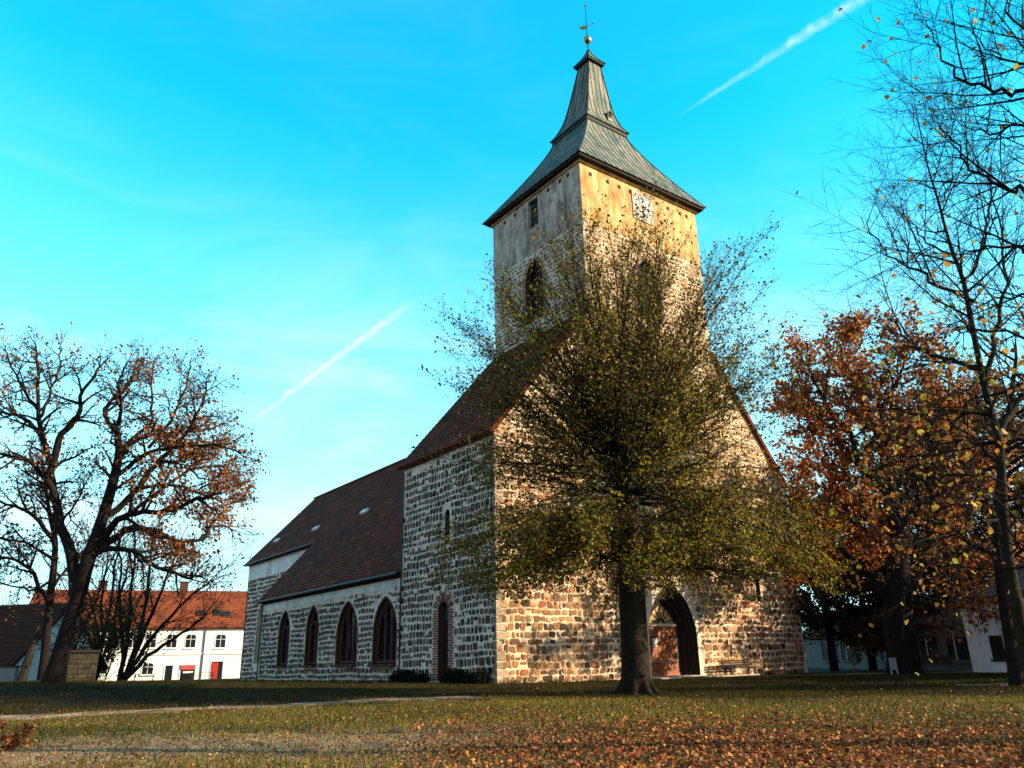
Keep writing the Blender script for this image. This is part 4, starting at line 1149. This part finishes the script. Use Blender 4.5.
for k in range(126):
    f = (k+.5)/126
    el = 8 + 76*(f**.98); az = k*ga + R3.uniform(-.3, .3); d = Vector((math.cos(az)*math.cos(math.radians(el)), math.sin(az)*math.cos(math.radians(el)), math.sin(math.radians(el))))
    st = head + Vector((R3.uniform(-.2, .2), R3.uniform(-.2, .2), R3.uniform(-1.2, .9)))
    L = lime_env(el)*R3.uniform(.84, 1.0)
    lt.lv[1]['up'] = .012
    lt.grow(st, d, L*.93, R3.uniform(.026, .06), 1)
for k in range(74):      # drooping lower boughs
    az = k*ga; st = lb.lerp(head, R3.uniform(.55, 1.0)); el = R3.uniform(-14, 20)
    d = Vector((math.cos(az)*math.cos(math.radians(el)), math.sin(az)*math.cos(math.radians(el)), math.sin(math.radians(el))))
    lt.lv[1]['up'] = -.036
    lt.grow(st, d, R3.uniform(4.2, 6.2), R3.uniform(.03, .05), 1)
lt.build('lime_tree', 'broad lime tree with fan of upright shoots standing before the church portal', lb, 'bark', .088,
         [(.11, .065, .011), (.21, .17, .012), (.16, .13, .012), (.31, .24, .016), (.10, .09, .011), (.19, .10, .014), (.075, .07, .010)], seed=3)

# --- generic big oak levels
def oak_levels(l2=2.4, l3=1.0, l4=.5, per=(.55, 1.2, 2.0), up=.03, mul=2.5):
    return [dict(seg=.8, wig=.1, up=.02, taper=.6),
            dict(seg=.5, wig=.20, up=up, taper=.7, per=per[0]*mul, t0=.25, ang=(30, 70), len=l2, rad=.075, tip=.35),
            dict(seg=.28, wig=.24, up=up, taper=.7, per=per[1]*mul, t0=.2, ang=(30, 70), len=l3, rad=.026),
            dict(seg=.16, wig=.26, up=up*.5, taper=.6, per=per[2]*1.5, t0=.15, ang=(30, 75), len=l4, rad=.011)]
def traced_tree(seed, levels, D, trunk_px, trunk_r, limbs, base=None, **kw):
    t = Tree(seed, levels, **kw); rr = random.Random(seed+99)
    pts = P_(trunk_px, D); b = pts[0]; gz = ground_z(b.x, b.y); b = Vector((b.x, b.y, gz))
    pts[0] = b - Z*.15
    # smooth the polyline
    def smooth(p, n=3):
        out = []
        for i in range(len(p)-1):
            p0, p1, p2, p3 = p[max(i-1, 0)], p[i], p[i+1], p[min(i+2, len(p)-1)]
            for k in range(n):
                u = k/n; out.append(.5*((2*p1)+(-p0+p2)*u+(2*p0-5*p1+4*p2-p3)*u*u+(-p0+3*p1-3*p2+p3)*u**3))
        return out + [p[-1]]
    sp = smooth(pts); n = len(sp)
    rads = []
    for i in range(n):
        x = i/(n-1)*(len(trunk_r)-1); k = min(len(trunk_r)-2, int(x)); rads.append(trunk_r[k]+(trunk_r[k+1]-trunk_r[k])*(x-k))
    t.mb.tube(sp, rads, 14, cap=False)
    half = sp[int(n*.55):]; hr = rads[int(n*.55):]
    t.after(half, hr, sum((half[i+1]-half[i]).length for i in range(len(half)-1)), 0)
    for l in limbs:
        px, r0, r1, sd = l
        dd = [sd*(i/(len(px)-1)) for i in range(len(px))]
        lp = smooth([hor(q[0], q[1], D+dd[i]) for i, q in enumerate(px)])
        lp = [q + t.rv()*.03 for q in lp]; m_ = len(lp)
        t.limb(lp, [r0+(r1-r0)*(i/(m_-1))**.8 for i in range(m_)], 0, sides=9)
    return t, b

ORANGE = [(.30, .095, .026), (.22, .068, .022), (.36, .13, .034), (.13, .05, .022), (.26, .10, .03)]
BROWN = [(.085, .038, .022), (.13, .055, .025), (.06, .03, .02), (.17, .06, .03)]
# left oak, thin trunk (further)
def mA(p):
    return .55
tA, bA = traced_tree(11, oak_levels(1.9, .95, .5, (.8, 1.5, 2.2)), 45,
    [(43, 684), (45, 655), (48, 620), (51, 590), (54, 565), (55, 540), (50, 515), (46, 490), (42, 462)], [.30, .20, .18, .17, .15, .13, .10, .07, .04],
    [([(51, 592), (62, 574), (78, 556), (90, 545)], .10, .03, 3),
     ([(49, 605), (34, 575), (16, 560), (-6, 556)], .12, .04, -2),
     ([(55, 545), (40, 522), (20, 508), (0, 502), (-15, 497)], .13, .04, 4),
     ([(54, 560), (36, 548), (14, 540), (-5, 538)], .09, .03, -3),
     ([(54, 535), (66, 515), (78, 500), (86, 482)], .08, .03, -3),
     ([(52, 580), (34, 590), (18, 588), (0, 584)], .07, .03, 3)], leaf_from=2, dens=7.5, leafmask=mA, spread=.12, minr=.010)
tA.build('oak_tree', 'smaller oak with thin upright trunk and dull brown leaves at the left edge', bA, 'oakbark', .13, [(.10, .04, .024), (.15, .055, .026), (.06, .028, .02)], 'old oaks on the left', seed=11)
# left oak, thick leaning trunk
orp = hor(188, 485, 38); orq = hor(212, 500, 37); ors = hor(135, 490, 38)
def mB(p):
    return .16 + 1.1*math.exp(-((p-orp).length/2.6)**2) + 1.1*math.exp(-((p-orq).length/2.2)**2) + .35*math.exp(-((p-ors).length/2.4)**2)
tB, bB = traced_tree(12, oak_levels(1.7, .9, .5, (.85, 1.6, 2.3)), 38,
    [(52, 686), (58, 664), (66, 636), (78, 598), (88, 560), (98, 532), (108, 500), (116, 470), (119, 450), (117, 432)], [.50, .36, .32, .30, .28, .25, .22, .19, .16, .13],
    [([(78, 594), (70, 556), (61, 525), (53, 492), (51, 468), (44, 440), (38.5, 415), (38, 385), (36, 352)], .26, .05, 3),
     ([(52, 470), (59, 440), (70, 425), (80, 412), (80, 395), (93, 378), (100, 365)], .17, .04, -2),
     ([(46, 446), (37, 430), (24, 418), (10, 414), (-10, 412)], .13, .04, 2),
     ([(54, 496), (46, 478), (30, 462), (14, 457), (-12, 452)], .15, .05, -1),
     ([(38, 410), (26, 392), (15, 375), (6, 352)], .08, .025, -3),
     ([(40, 420), (48, 396), (58, 372), (62, 350)], .08, .025, 3),
     ([(100, 542), (118, 520), (135, 513), (167, 511), (198, 499), (215, 494)], .18, .05, -3),
     ([(99, 549), (125, 530), (146, 529), (165, 536), (182, 542), (203, 539), (209, 528), (226, 526)], .18, .04, 2),
     ([(96, 553), (118, 549), (135, 552), (151, 565), (172, 572), (188, 578), (200, 575)], .13, .04, -4),
     ([(117, 462), (128, 446), (140, 439), (158, 435), (180, 432), (204, 430), (222, 424)], .14, .04, 3),
     ([(108, 515), (137, 490), (156, 464), (172, 448), (186, 435), (195, 418), (203, 402), (206, 385)], .15, .035, -2),
     ([(118, 452), (135, 437), (150, 423), (153, 405), (151, 386), (153, 365)], .11, .03, 4),
     ([(112, 480), (135, 460), (156, 450), (185, 447), (212, 445), (236, 450)], .12, .03, -3),
     ([(117, 432), (108, 422), (105, 412), (110, 402), (122, 393), (130, 382), (136, 364)], .13, .03, 1),
     ([(150, 448), (171, 420), (180, 400), (188, 380), (190, 362)], .08, .025, 2),
     ([(118, 425), (122, 405), (118, 385), (125, 366)], .08, .025, -3),
     ([(130, 515), (160, 490), (190, 470), (215, 465), (230, 470)], .10, .03, 4),
     ([(140, 490), (165, 485), (192, 490), (216, 500), (228, 505)], .09, .03, -1),
     ([(190, 470), (205, 480), (220, 482), (235, 490)], .05, .02, 1)], leaf_from=2, dens=14, leafmask=mB, spread=.13, minr=.010)
tB.build('oak_tree', 'leaning thick trunked oak with orange leaves left on its right side', bB, 'oakbark', .13, [(.32, .10, .022), (.22, .065, .02), (.40, .16, .03), (.14, .045, .02), (.30, .10, .026)], 'old oaks on the left', seed=12)
# multi-stemmed bare shrub trees behind them
def multistem(seed, px, D, n, hgt, spread, dens, name, label, leafsize, cols, bark='oakbark', group=None, cat='tree', rad=.09, mask=None, lv=None, stems=None):
    b = drop(px, D)
    t = Tree(seed, lv or [dict(seg=.6, wig=.07, up=.03, taper=.7), dict(seg=.5, wig=.10, up=.03, taper=.8, per=1.1, t0=.22, ang=(20, 48), len=2.9, rad=.04),
                    dict(seg=.35, wig=.14, up=.02, taper=.7, per=1.7, t0=.2, ang=(22, 52), len=1.2, rad=.016), dict(seg=.2, wig=.17, up=.0, taper=.6, per=2.2, t0=.1, ang=(25, 55), len=.6, rad=.009)],
             leaf_from=2, dens=dens, spread=.12, leafmask=mask, minr=.010)
    rr = random.Random(seed)
    if stems:
        for st in stems:
            q = rr.uniform(-2.5, 2.5); pts = [b - Z*.1] + [hor(x, y, D + q*(i+1)/len(st)) for i, (x, y) in enumerate(st)]
            fine = []
            for p0, p1 in zip(pts[:-1], pts[1:]):
                for k in range(3): fine.append(p0.lerp(p1, k/3) + t.rv()*.05)
            fine.append(pts[-1]); n_ = len(fine)
            t.limb(fine, [rad*(1-.8*i/(n_-1)) for i in range(n_)], 0, sides=7)
    for k in range(0 if stems else n):
        az = k*ga; el = math.radians(rr.uniform(55, 85) if k else 88)
        d = Vector((math.cos(az)*math.cos(el)*spread, math.sin(az)*math.cos(el)*spread, math.sin(el)))
        t.grow(b + Vector((math.cos(az)*.25, math.sin(az)*.25, -.1)), d, hgt*rr.uniform(.7, 1.0)*.75, rad*rr.uniform(.7, 1.2), 0)
    return t.build(name, label, b, bark, leafsize, cols, group, cat, seed=seed)
OCH = [(.085, .04, .02), (.13, .06, .022), (.06, .032, .018), (.15, .085, .022)]
multistem(21, 131, 58, 0, 0, 1, .9, 'maple_tree', 'multi stemmed thin bare tree before the white house', .15, OCH, rad=.16,
    stems=[[(146, 645), (170, 617), (196, 592), (222, 570)], [(142, 640), (158, 600), (172, 565), (180, 540)], [(138, 640), (148, 590), (150, 550), (158, 525)], [(128, 640), (130, 590), (136, 550), (132, 520)], [(146, 655), (172, 640), (198, 622), (214, 604)], [(124, 645), (118, 600), (122, 560), (114, 530)]])
multistem(22, 106, 54, 0, 0, 1, 1.2, 'maple_tree', 'spindly dark tree between the leaning oak and the multi stemmed one', .15, OCH, rad=.11,
    stems=[[(104, 640), (102, 590), (108, 550), (104, 520)], [(110, 640), (118, 600), (128, 570), (142, 545)], [(100, 645), (92, 610), (84, 580), (80, 556)], [(106, 630), (112, 580), (120, 545), (124, 522)]])
multistem(23, 110, 50, 12, 2.4, 1.1, 16, 'shrub', 'dark ochre leafed shrub right of the stone block', .12, [(.075, .05, .018), (.11, .075, .02), (.045, .03, .015)], cat='shrub', rad=.03)
multistem(24, 14, 150, 6, 14, 1.2, 2.0, 'pale_tree', 'far pale bare tree rising over the barn roof', .3, [(.22, .15, .11), (.28, .19, .13)], bark='oakbark', rad=.16)
multistem(25, 76, 62, 4, 17, .7, .5, 'birch_tree', 'slim bare tree seen between the two old oaks', .15, BROWN, rad=.12)

# --- right side oak, orange
def mO(p): return (.22 if p.z < 5 else .9)*(1.0 if math.sin(1.3*p.x+.5*p.z)*math.sin(1.2*p.y+.9)*math.sin(1.25*p.z) > -.04 else .45)
tO, bO = traced_tree(31, oak_levels(2.5, 1.2, .6, (.8, 1.35, 2.1), .02), 47,
    [(905, 674), (903, 655), (899, 625), (898, 600), (900, 570), (897, 530), (890, 490), (884, 455), (880, 425), (878, 395)], [.95, .78, .72, .68, .5, .42, .34, .26, .18, .08],
    [([(897, 602), (884, 594), (866, 568), (848, 555), (832, 547), (815, 525), (806, 512)], .34, .06, -2),
     ([(899, 598), (893, 575), (884, 547), (868, 533), (855, 523), (840, 505), (828, 490)], .32, .06, 3),
     ([(892, 500), (876, 480), (861, 469), (850, 433), (834, 417), (822, 395), (812, 375), (800, 355)], .24, .04, -3),
     ([(886, 450), (870, 420), (856, 392), (848, 365), (842, 340)], .16, .03, 2),
     ([(882, 410), (895, 385), (905, 360), (910, 340)], .13, .03, -2),
     ([(890, 480), (910, 455), (930, 430), (945, 400), (950, 375)], .2, .04, 3),
     ([(897, 530), (920, 505), (945, 490), (970, 470), (985, 455)], .2, .04, -3),
     ([(899, 590), (920, 570), (945, 555), (975, 548), (1000, 545)], .22, .05, 2),
     ([(850, 433), (825, 425), (805, 420), (786, 410)], .12, .03, 2),
     ([(832, 547), (815, 548), (800, 545), (792, 550)], .10, .03, 4),
     ([(899, 560), (878, 540), (850, 480), (820, 465), (796, 455)], .16, .03, 5),
     ([(895, 585), (930, 600), (955, 602), (980, 610)], .12, .03, -4)], leaf_from=2, dens=13, leafmask=mO, spread=.17)
tO.build('oak_tree', 'thick oak in full orange brown leaf right of the church', bO, 'oakbark', .21, [(.16, .06, .016), (.26, .072, .018), (.42, .11, .02), (.13, .045, .016), (.48, .15, .022), (.36, .10, .02)], seed=31)
# dark tree between church and oak
def dark_tree(seed, px, D, h, w, label, cols, n=30, dens=13, leafsize=.22):
    b = drop(px, D)
    t = Tree(seed, [dict(seg=.8, wig=.03, up=.0, taper=.7), dict(seg=.5, wig=.12, up=-.01, taper=.75, per=1, t0=.2, ang=(50, 80), len=w*.5, rad=.05),
                    dict(seg=.35, wig=.18, up=-.02, taper=.7, per=3.2, t0=.15, ang=(30, 65), len=1.2, rad=.02), dict(seg=.2, wig=.2, up=-.04, taper=.6, per=3.6, t0=.1, ang=(30, 65), len=.6, rad=.01)],
             leaf_from=2, dens=dens, spread=.14)
    rr = random.Random(seed)
    t.mb.tube([b-Z*.1, b+Z*h*.5, b+Z*h], [.3, .2, .05], 9, cap=False)
    for k in range(n):
        f = (k+.5)/n; p = b + Z*(h*(.14+.84*f)); az = k*ga
        t.grow(p, Vector((math.cos(az), math.sin(az), rr.uniform(0, .5))), w*.5*(1-.6*f**2)*rr.uniform(.8, 1.1), .05, 1)
    return t.build('yew_tree', label, b, 'oakbark', leafsize, cols, seed=seed)
dark_tree(41, 824, 60, 12.0, 11, 'dark leafed tree in shade between the church and the orange oak', [(.030, .026, .009), (.045, .034, .011), (.038, .022, .009)], n=44)
dark_tree(42, 862, 62, 9.0, 8, 'ochre leafed tree whose foliage hangs left of the oak trunk', [(.14, .075, .016), (.19, .10, .02), (.08, .045, .014)], n=30, dens=11)
dark_tree(43, 938, 60, 17.0, 13, 'dusky brown tree filling the gap behind the orange oak', [(.07, .036, .016), (.10, .05, .018), (.045, .026, .013), (.13, .08, .018)], n=60, dens=12)
dark_tree(44, 1008, 62, 19.0, 15, 'dark russet tree beyond the bare trunks at the right edge', [(.08, .035, .018), (.12, .05, .018), (.05, .028, .015), (.15, .09, .018)], n=66, dens=12)
# unseen low trees added right of the view to shade the turf before the portal
for i, (x_, y_, h_) in enumerate([(9.5, -25.5, 6.4), (14.5, -22.5, 7.0), (20, -19.5, 7.6)]):
    b_ = Vector((x_, y_, ground_z(x_, y_)))
    tq = Tree(70+i, oak_levels(1.6, .8, .4, (.8, 1.3, 1.8), .02), leaf_from=2, dens=9, leafmask=lambda p: 1, spread=.15)
    tq.limb([b_-Z*.1, b_+Z*h_*.3, b_+Z*h_*.6, b_+Z*h_], [.25, .18, .12, .04], 0)
    for k in range(12):
        az = k*ga; tq.grow(b_+Z*(1.2+k*h_*.06), Vector((math.cos(az), math.sin(az), .3)), 2.4, .08, 0)
    tq.build('small_oak', ['low round oak outside the right of the view, nearest the camera of three', 'low round oak outside the right of the view, middle one of three', 'low round oak outside the right of the view, nearest the benches of three'][i], b_, 'oakbark', .2, BROWN, 'small oaks by the footpath', seed=70+i)
# --- bare trees at the right
BARE = [dict(seg=.5, wig=.06, up=.03, taper=.7),
        dict(seg=.28, wig=.07, up=.03, taper=.8, per=3.6, t0=.15, ang=(32, 60), len=2.1, rad=.020, tipred=.55),
        dict(seg=.16, wig=.10, up=.02, taper=.75, per=4.6, t0=.12, ang=(30, 58), len=.80, rad=.008, tipred=.5),
        dict(seg=.10, wig=.12, up=.01, taper=.6, per=4.6, t0=.1, ang=(30, 60), len=.32, rad=.004, tipred=.3)]
YEL = [(.50, .33, .03), (.42, .22, .03), (.36, .13, .03), (.30, .27, .04)]
def mR(p): return .07 if p.z > 6.5 else .5
R1D = 14.5
tR, bR = traced_tree(51, BARE, R1D,
    [(1046, 735), (1034, 680), (1021, 625), (1009, 565), (1003, 510), (1000, 452), (992, 415), (984, 385), (976, 345), (969, 310), (963, 280), (949, 241), (938, 200), (927, 163), (914, 100)],
    [.17, .12, .10, .085, .075, .065, .058, .052, .046, .042, .036, .028, .021, .015, .006],
    [([(985, 414), (960, 411), (930, 414), (895, 412), (850, 408)], .05, .012, -1.0),
     ([(977, 369), (960, 364), (946, 358), (925, 350), (908, 341), (896, 326), (888, 308)], .05, .012, .8),
     ([(972, 300), (944, 288), (925, 276), (906, 266), (890, 255), (878, 240), (867, 216)], .035, .008, -.9),
     ([(998, 440), (1010, 415), (1026, 395), (1045, 380)], .06, .02, 1.0),
     ([(984, 385), (994, 350), (1000, 310), (1003, 270), (1001, 230), (990, 190)], .05, .010, .6),
     ([(963, 282), (975, 262), (985, 238), (990, 210), (988, 175)], .03, .008, -.7),
     ([(1000, 470), (980, 474), (955, 474), (930, 478), (905, 482)], .04, .01, 1.2),
     ([(1004, 520), (985, 528), (960, 532), (930, 540), (905, 548)], .04, .01, -1.2),
     ([(955, 255), (935, 246), (918, 232), (905, 215), (898, 195)], .022, .006, .6),
     ([(940, 205), (950, 185), (955, 160), (952, 135)], .018, .005, .5)], leaf_from=3, dens=3.0, leafmask=mR, minr=.0035, spread=.03)
tR.build('bare_tree', 'slender leaning bare tree with mossy trunk and few yellow leaves, right edge', bR, 'mossbark', .075, YEL, 'bare trees on the right', seed=51)
tR2, bR2 = traced_tree(52, BARE, 12.5,
    [(1120, 760), (1105, 640), (1098, 500), (1090, 350), (1080, 200), (1070, 80), (1062, -60)], [.3, .2, .17, .15, .12, .09, .05],
    [([(1080, 120), (1040, 98), (1012, 92), (987, 88), (965, 80), (950, 68), (938, 50), (928, 26)], .045, .008, -.6),
     ([(1084, 230), (1040, 196), (1015, 190), (995, 184), (972, 168), (957, 150), (945, 132), (938, 112)], .042, .007, .6),
     ([(1076, 60), (1040, 40), (1015, 20), (1000, -5)], .035, .01, .4),
     ([(1074, 20), (1046, 10), (1020, -8)], .03, .008, -.5),
     ([(1082, 160), (1050, 140), (1028, 128), (1006, 126), (984, 132), (962, 124)], .036, .007, -.9),
     ([(1080, 100), (1052, 72), (1030, 62), (1006, 60), (984, 46), (972, 28)], .034, .007, .9),
     ([(1088, 330), (1052, 305), (1022, 296), (996, 300), (972, 312)], .034, .007, .9),
     ([(1092, 420), (1056, 400), (1024, 392), (996, 396), (968, 404), (944, 414)], .036, .008, -.9),
     ([(1086, 290), (1050, 262), (1020, 250), (990, 248), (965, 256), (945, 262)], .036, .007, -.7),
     ([(1090, 380), (1050, 350), (1020, 335), (985, 330), (955, 335)], .036, .008, .8),
     ([(1096, 470), (1060, 450), (1030, 440), (1000, 445), (965, 440), (935, 446)], .04, .008, -.5),
     ([(1098, 520), (1060, 505), (1030, 500), (1000, 498), (970, 500), (945, 492)], .035, .008, .5),
     ([(1100, 560), (1060, 548), (1030, 545), (1005, 550), (975, 545)], .035, .008, -.8)], leaf_from=2, dens=1.5, leafmask=lambda p: .12 if p.z > 6.0 else .9, minr=.0035, spread=.04)
tR2.build('bare_tree', 'bare boughs with big yellow leaves reaching in from beyond the right edge', bR2, 'oakbark', .085, YEL, 'bare trees on the right', seed=52)
tR3, bR3 = traced_tree(53, oak_levels(2.2, 1.0, .5, (.7, 1.3, 2.0)), 28,
    [(1018, 685), (1013, 655), (1006, 615), (1000, 575), (996, 530), (1000, 480), (1008, 420), (1016, 360)], [.27, .18, .155, .14, .125, .105, .08, .05],
    [([(998, 560), (975, 545), (950, 535), (930, 530)], .07, .02, 1.5), ([(1000, 570), (1020, 550), (1045, 530)], .08, .02, -1),
     ([(997, 540), (970, 510), (945, 490), (920, 478)], .07, .02, -1.5), ([(1002, 470), (980, 445), (955, 425), (935, 400)], .07, .02, 1),
     ([(1004, 450), (1025, 425), (1050, 400)], .07, .02, 2)], leaf_from=2, dens=7, leafmask=lambda p: .35, spread=.12)
tR3.build('young_oak', 'dark straight trunk in the grass by the footpath at right, with dull brown leaves', bR3, 'oakbark', .14, [(.09, .045, .02), (.15, .07, .022), (.055, .03, .016), (.22, .12, .025)], seed=53)

# --- low orange bush at the lower left corner
bb = ground_at(-6, 752)
t = Tree(61, [dict(seg=.15, wig=.1, up=.02, taper=.6), dict(seg=.1, wig=.14, up=.02, taper=.7, per=9, t0=.1, ang=(25, 60), len=.30, rad=.006), dict(seg=.08, wig=.15, up=0, taper=.6, per=8, t0=.1, ang=(25, 60), len=.12, rad=.004)], leaf_from=1, dens=26, spread=.03, minr=.003)
rr = random.Random(61)
for k in range(14):
    az = k*ga; t.grow(bb+Vector((.25*math.cos(az)*rr.random(), .25*math.sin(az)*rr.random(), -.03)), Vector((math.cos(az)*.9, math.sin(az)*.9, .8)), rr.uniform(.18, .32), .007, 0)
t.build('leaf_bush', 'low bush of glowing orange leaves in the lower left corner', bb, 'oakbark', .065, [(.40, .10, .022), (.33, .07, .02), (.45, .2, .03), (.20, .05, .02)], cat='bush', seed=61)

# ------------------------------------------------------------------ leaf litter and grass
def wedge(n, r, d0, d1, half, power=1.0):
    d = d0 + (d1-d0)*r.uniform(0, 1, n)**power; a = r.uniform(-half, half, n)
    x = CAM.x + d*(_fh.x*np.cos(a) + _rh.x*np.sin(a)); y = CAM.y + d*(_fh.y*np.cos(a) + _rh.y*np.sin(a))
    return x, y, d, a
def gz_np(x, y):
    return (-0.36*np.exp(-((x-CAM.x)**2+(y-CAM.y)**2)/256.0) + .60*np.exp(-((x+19)**2+(y-9)**2)/170.0) + .02*np.sin(x*.9+y*.4)*np.cos(y*.7-x*.3) - .02)
def off_church(x, y):
    return ~((x > -.1) & (y > -.1))
r = np.random.default_rng(77)
x, y, d, a = wedge(230000, r, 4.5, 34, .80, 1.0)
right = np.clip((a+.30)/.45, 0, 1); near = np.clip((21-d)/12, 0, 1)**1.6
path_d = np.array([0.0])
pd = np.full(len(x), 9.0)
pp = [ground_at(*q) for q in PATH_PX]
for A, B in zip(pp[:-1], pp[1:]):
    abx, aby = B.x-A.x, B.y-A.y; tt = np.clip(((x-A.x)*abx+(y-A.y)*aby)/(abx*abx+aby*aby), 0, 1)
    pd = np.minimum(pd, np.hypot(x-A.x-tt*abx, y-A.y-tt*aby))
patch = .5+.5*np.sin(x*.8+1.3*np.sin(y*.5))*np.cos(y*.6-.4*x)
keep = r.uniform(0, 1, len(x)) < (.10 + .90*right*near)*(.40+.60*patch)
keep &= ~((pd < .5) & (r.uniform(0, 1, len(x)) < .8)) & off_church(x, y) & (r.uniform(0, 1, len(x)) > lawn_shade_np(x, y)*.86)
xe, ye, de, ae = wedge(90000, r, 4.5, 15.5, .80, .8)
ke = r.uniform(0, 1, len(xe)) < np.clip((ae+.16)/.35, 0, 1)*np.clip((15.5-de)/4, 0, 1)*(.5+.5*np.sin(xe*1.1+ye*.5)*np.cos(ye*.9))**.5
x = np.concatenate([x[keep], xe[ke]]); y = np.concatenate([y[keep], ye[ke]]); d = np.concatenate([d[keep], de[ke]]); a = np.concatenate([a[keep], ae[ke]])
right_k = np.clip((a+.30)/.45, 0, 1)
n = len(x); z = gz_np(x, y) + r.uniform(.015, .085, n)
pal = np.array([(.42, .10, .02), (.28, .062, .018), (.45, .16, .026), (.11, .034, .016), (.42, .21, .03), (.23, .085, .03), (.07, .026, .014), (.30, .17, .08), (.26, .058, .018), (.15, .045, .02)])
col = pal[r.integers(0, len(pal), n)]*r.uniform(.6, 1.25, (n, 1))
sz = r.uniform(.024, .066, n)*np.where(right_k < .4, .75, 1)
x2, y2, d2, a2 = wedge(130000, r, 4.5, 26, .80, .95); k2 = off_church(x2, y2) & (r.uniform(0, 1, len(x2)) > lawn_shade_np(x2, y2)*.95); x2, y2 = x2[k2], y2[k2]; n2 = len(x2)
pal2 = np.array([(.25, .15, .07), (.17, .085, .04), (.10, .055, .03), (.33, .22, .11), (.22, .09, .035), (.06, .035, .02)])
x = np.concatenate([x, x2]); y = np.concatenate([y, y2]); z = np.concatenate([z, gz_np(x2, y2)+r.uniform(.006, .03, n2)])
col = np.concatenate([col, pal2[r.integers(0, 6, n2)]*r.uniform(.6, 1.3, (n2, 1))]); sz = np.concatenate([sz, r.uniform(.012, .04, n2)])
o = kites('fallen_leaves', np.stack([x, y, z], 1), sz, col, 'litter', None, flat=.62, seed=78, aspect=.8)
tag(o, 'brown, orange and yellow fallen leaves lying over the grass', 'leaf litter', kind='stuff')
# grass blades
x, y, d, a = wedge(230000, r, 4.5, 46, .80, .9)
wn_ = np.array([seg_dist((p, q), WA, WB) for p, q in zip(x[:], y[:])])
pd = np.full(len(x), 9.0)
for A, B in zip(pp[:-1], pp[1:]):
    abx, aby = B.x-A.x, B.y-A.y; tt = np.clip(((x-A.x)*abx+(y-A.y)*aby)/(abx*abx+aby*aby), 0, 1)
    pd = np.minimum(pd, np.hypot(x-A.x-tt*abx, y-A.y-tt*aby))
rt_ = np.clip((a+.25)/.35, 0, 1)*np.clip((17-d)/7, 0, 1)
keep = (r.uniform(0, 1, len(x)) > .95*np.exp(-(wn_/2.0)**2)) & (r.uniform(0, 1, len(x)) > .75*rt_) & off_church(x, y) & (pd > .48)
x, y = x[keep], y[keep]; n = len(x); z = gz_np(x, y)
h = r.uniform(.035, .10, n); w = r.uniform(.004, .008, n)*1.6; az = r.uniform(0, 2*np.pi, n)
xt = np.concatenate([r.uniform(0, 24, 2600), r.uniform(-.22, -.02, 2600)]); yt = np.concatenate([r.uniform(-.22, -.02, 2600), r.uniform(9, 32, 2600)])
kt = (np.sin(xt*2.3)+np.sin(yt*2.9)+r.normal(0, .7, len(xt)) > .1) & ~((xt > 9) & (xt < 17.5)); xt, yt = xt[kt], yt[kt]; nt_ = len(xt)
x = np.concatenate([x, xt]); y = np.concatenate([y, yt]); z = np.concatenate([z, gz_np(xt, yt)]); h = np.concatenate([h, r.uniform(.10, .34, nt_)]); w = np.concatenate([w, r.uniform(.008, .014, nt_)]); az = np.concatenate([az, r.uniform(0, 2*np.pi, nt_)]); n = len(x)
lean = r.normal(0, .03, (n, 2))
V = np.zeros((n, 3, 3), np.float32)
V[:, 0] = np.stack([x-np.cos(az)*w, y-np.sin(az)*w, z-.01], 1); V[:, 1] = np.stack([x+np.cos(az)*w, y+np.sin(az)*w, z-.01], 1); V[:, 2] = np.stack([x+lean[:, 0], y+lean[:, 1], z+h], 1)
me = bpy.data.meshes.new('grass'); me.vertices.add(3*n); me.vertices.foreach_set('co', V.ravel())
me.loops.add(3*n); me.loops.foreach_set('vertex_index', np.arange(3*n, dtype=np.int32))
me.polygons.add(n); me.polygons.foreach_set('loop_start', (np.arange(n)*3).astype(np.int32)); me.update(calc_edges=True)
at = me.attributes.new('tone', 'FLOAT_COLOR', 'POINT'); cc_ = np.ones((n, 3, 4), np.float32)
pal = np.array([(.095, .088, .008), (.16, .145, .012), (.19, .15, .020), (.07, .065, .007)])
lw_ = lawn_shade_np(x, y)[:, None]
cc_[:, :, :3] = (pal[r.integers(0, 4, n)]*r.uniform(.6, 1.3, (n, 1))*(1-lw_*np.array([.70, .74, .84]))*(.7+.6*np.clip(.5+.6*np.sin(x*.7+1.7*np.sin(y*.33))*np.cos(y*.55-x*.2), 0, 1))[:, None])[:, None, :]  # blade colour holds the shade band, and brighter patches standing for sunlight
at.data.foreach_set('color', cc_.ravel()); me.materials.append(M['blade'])
o = bpy.data.objects.new('grass', me); scene.collection.objects.link(o); tag(o, 'short dull green park grass around the church', 'grass', kind='stuff')
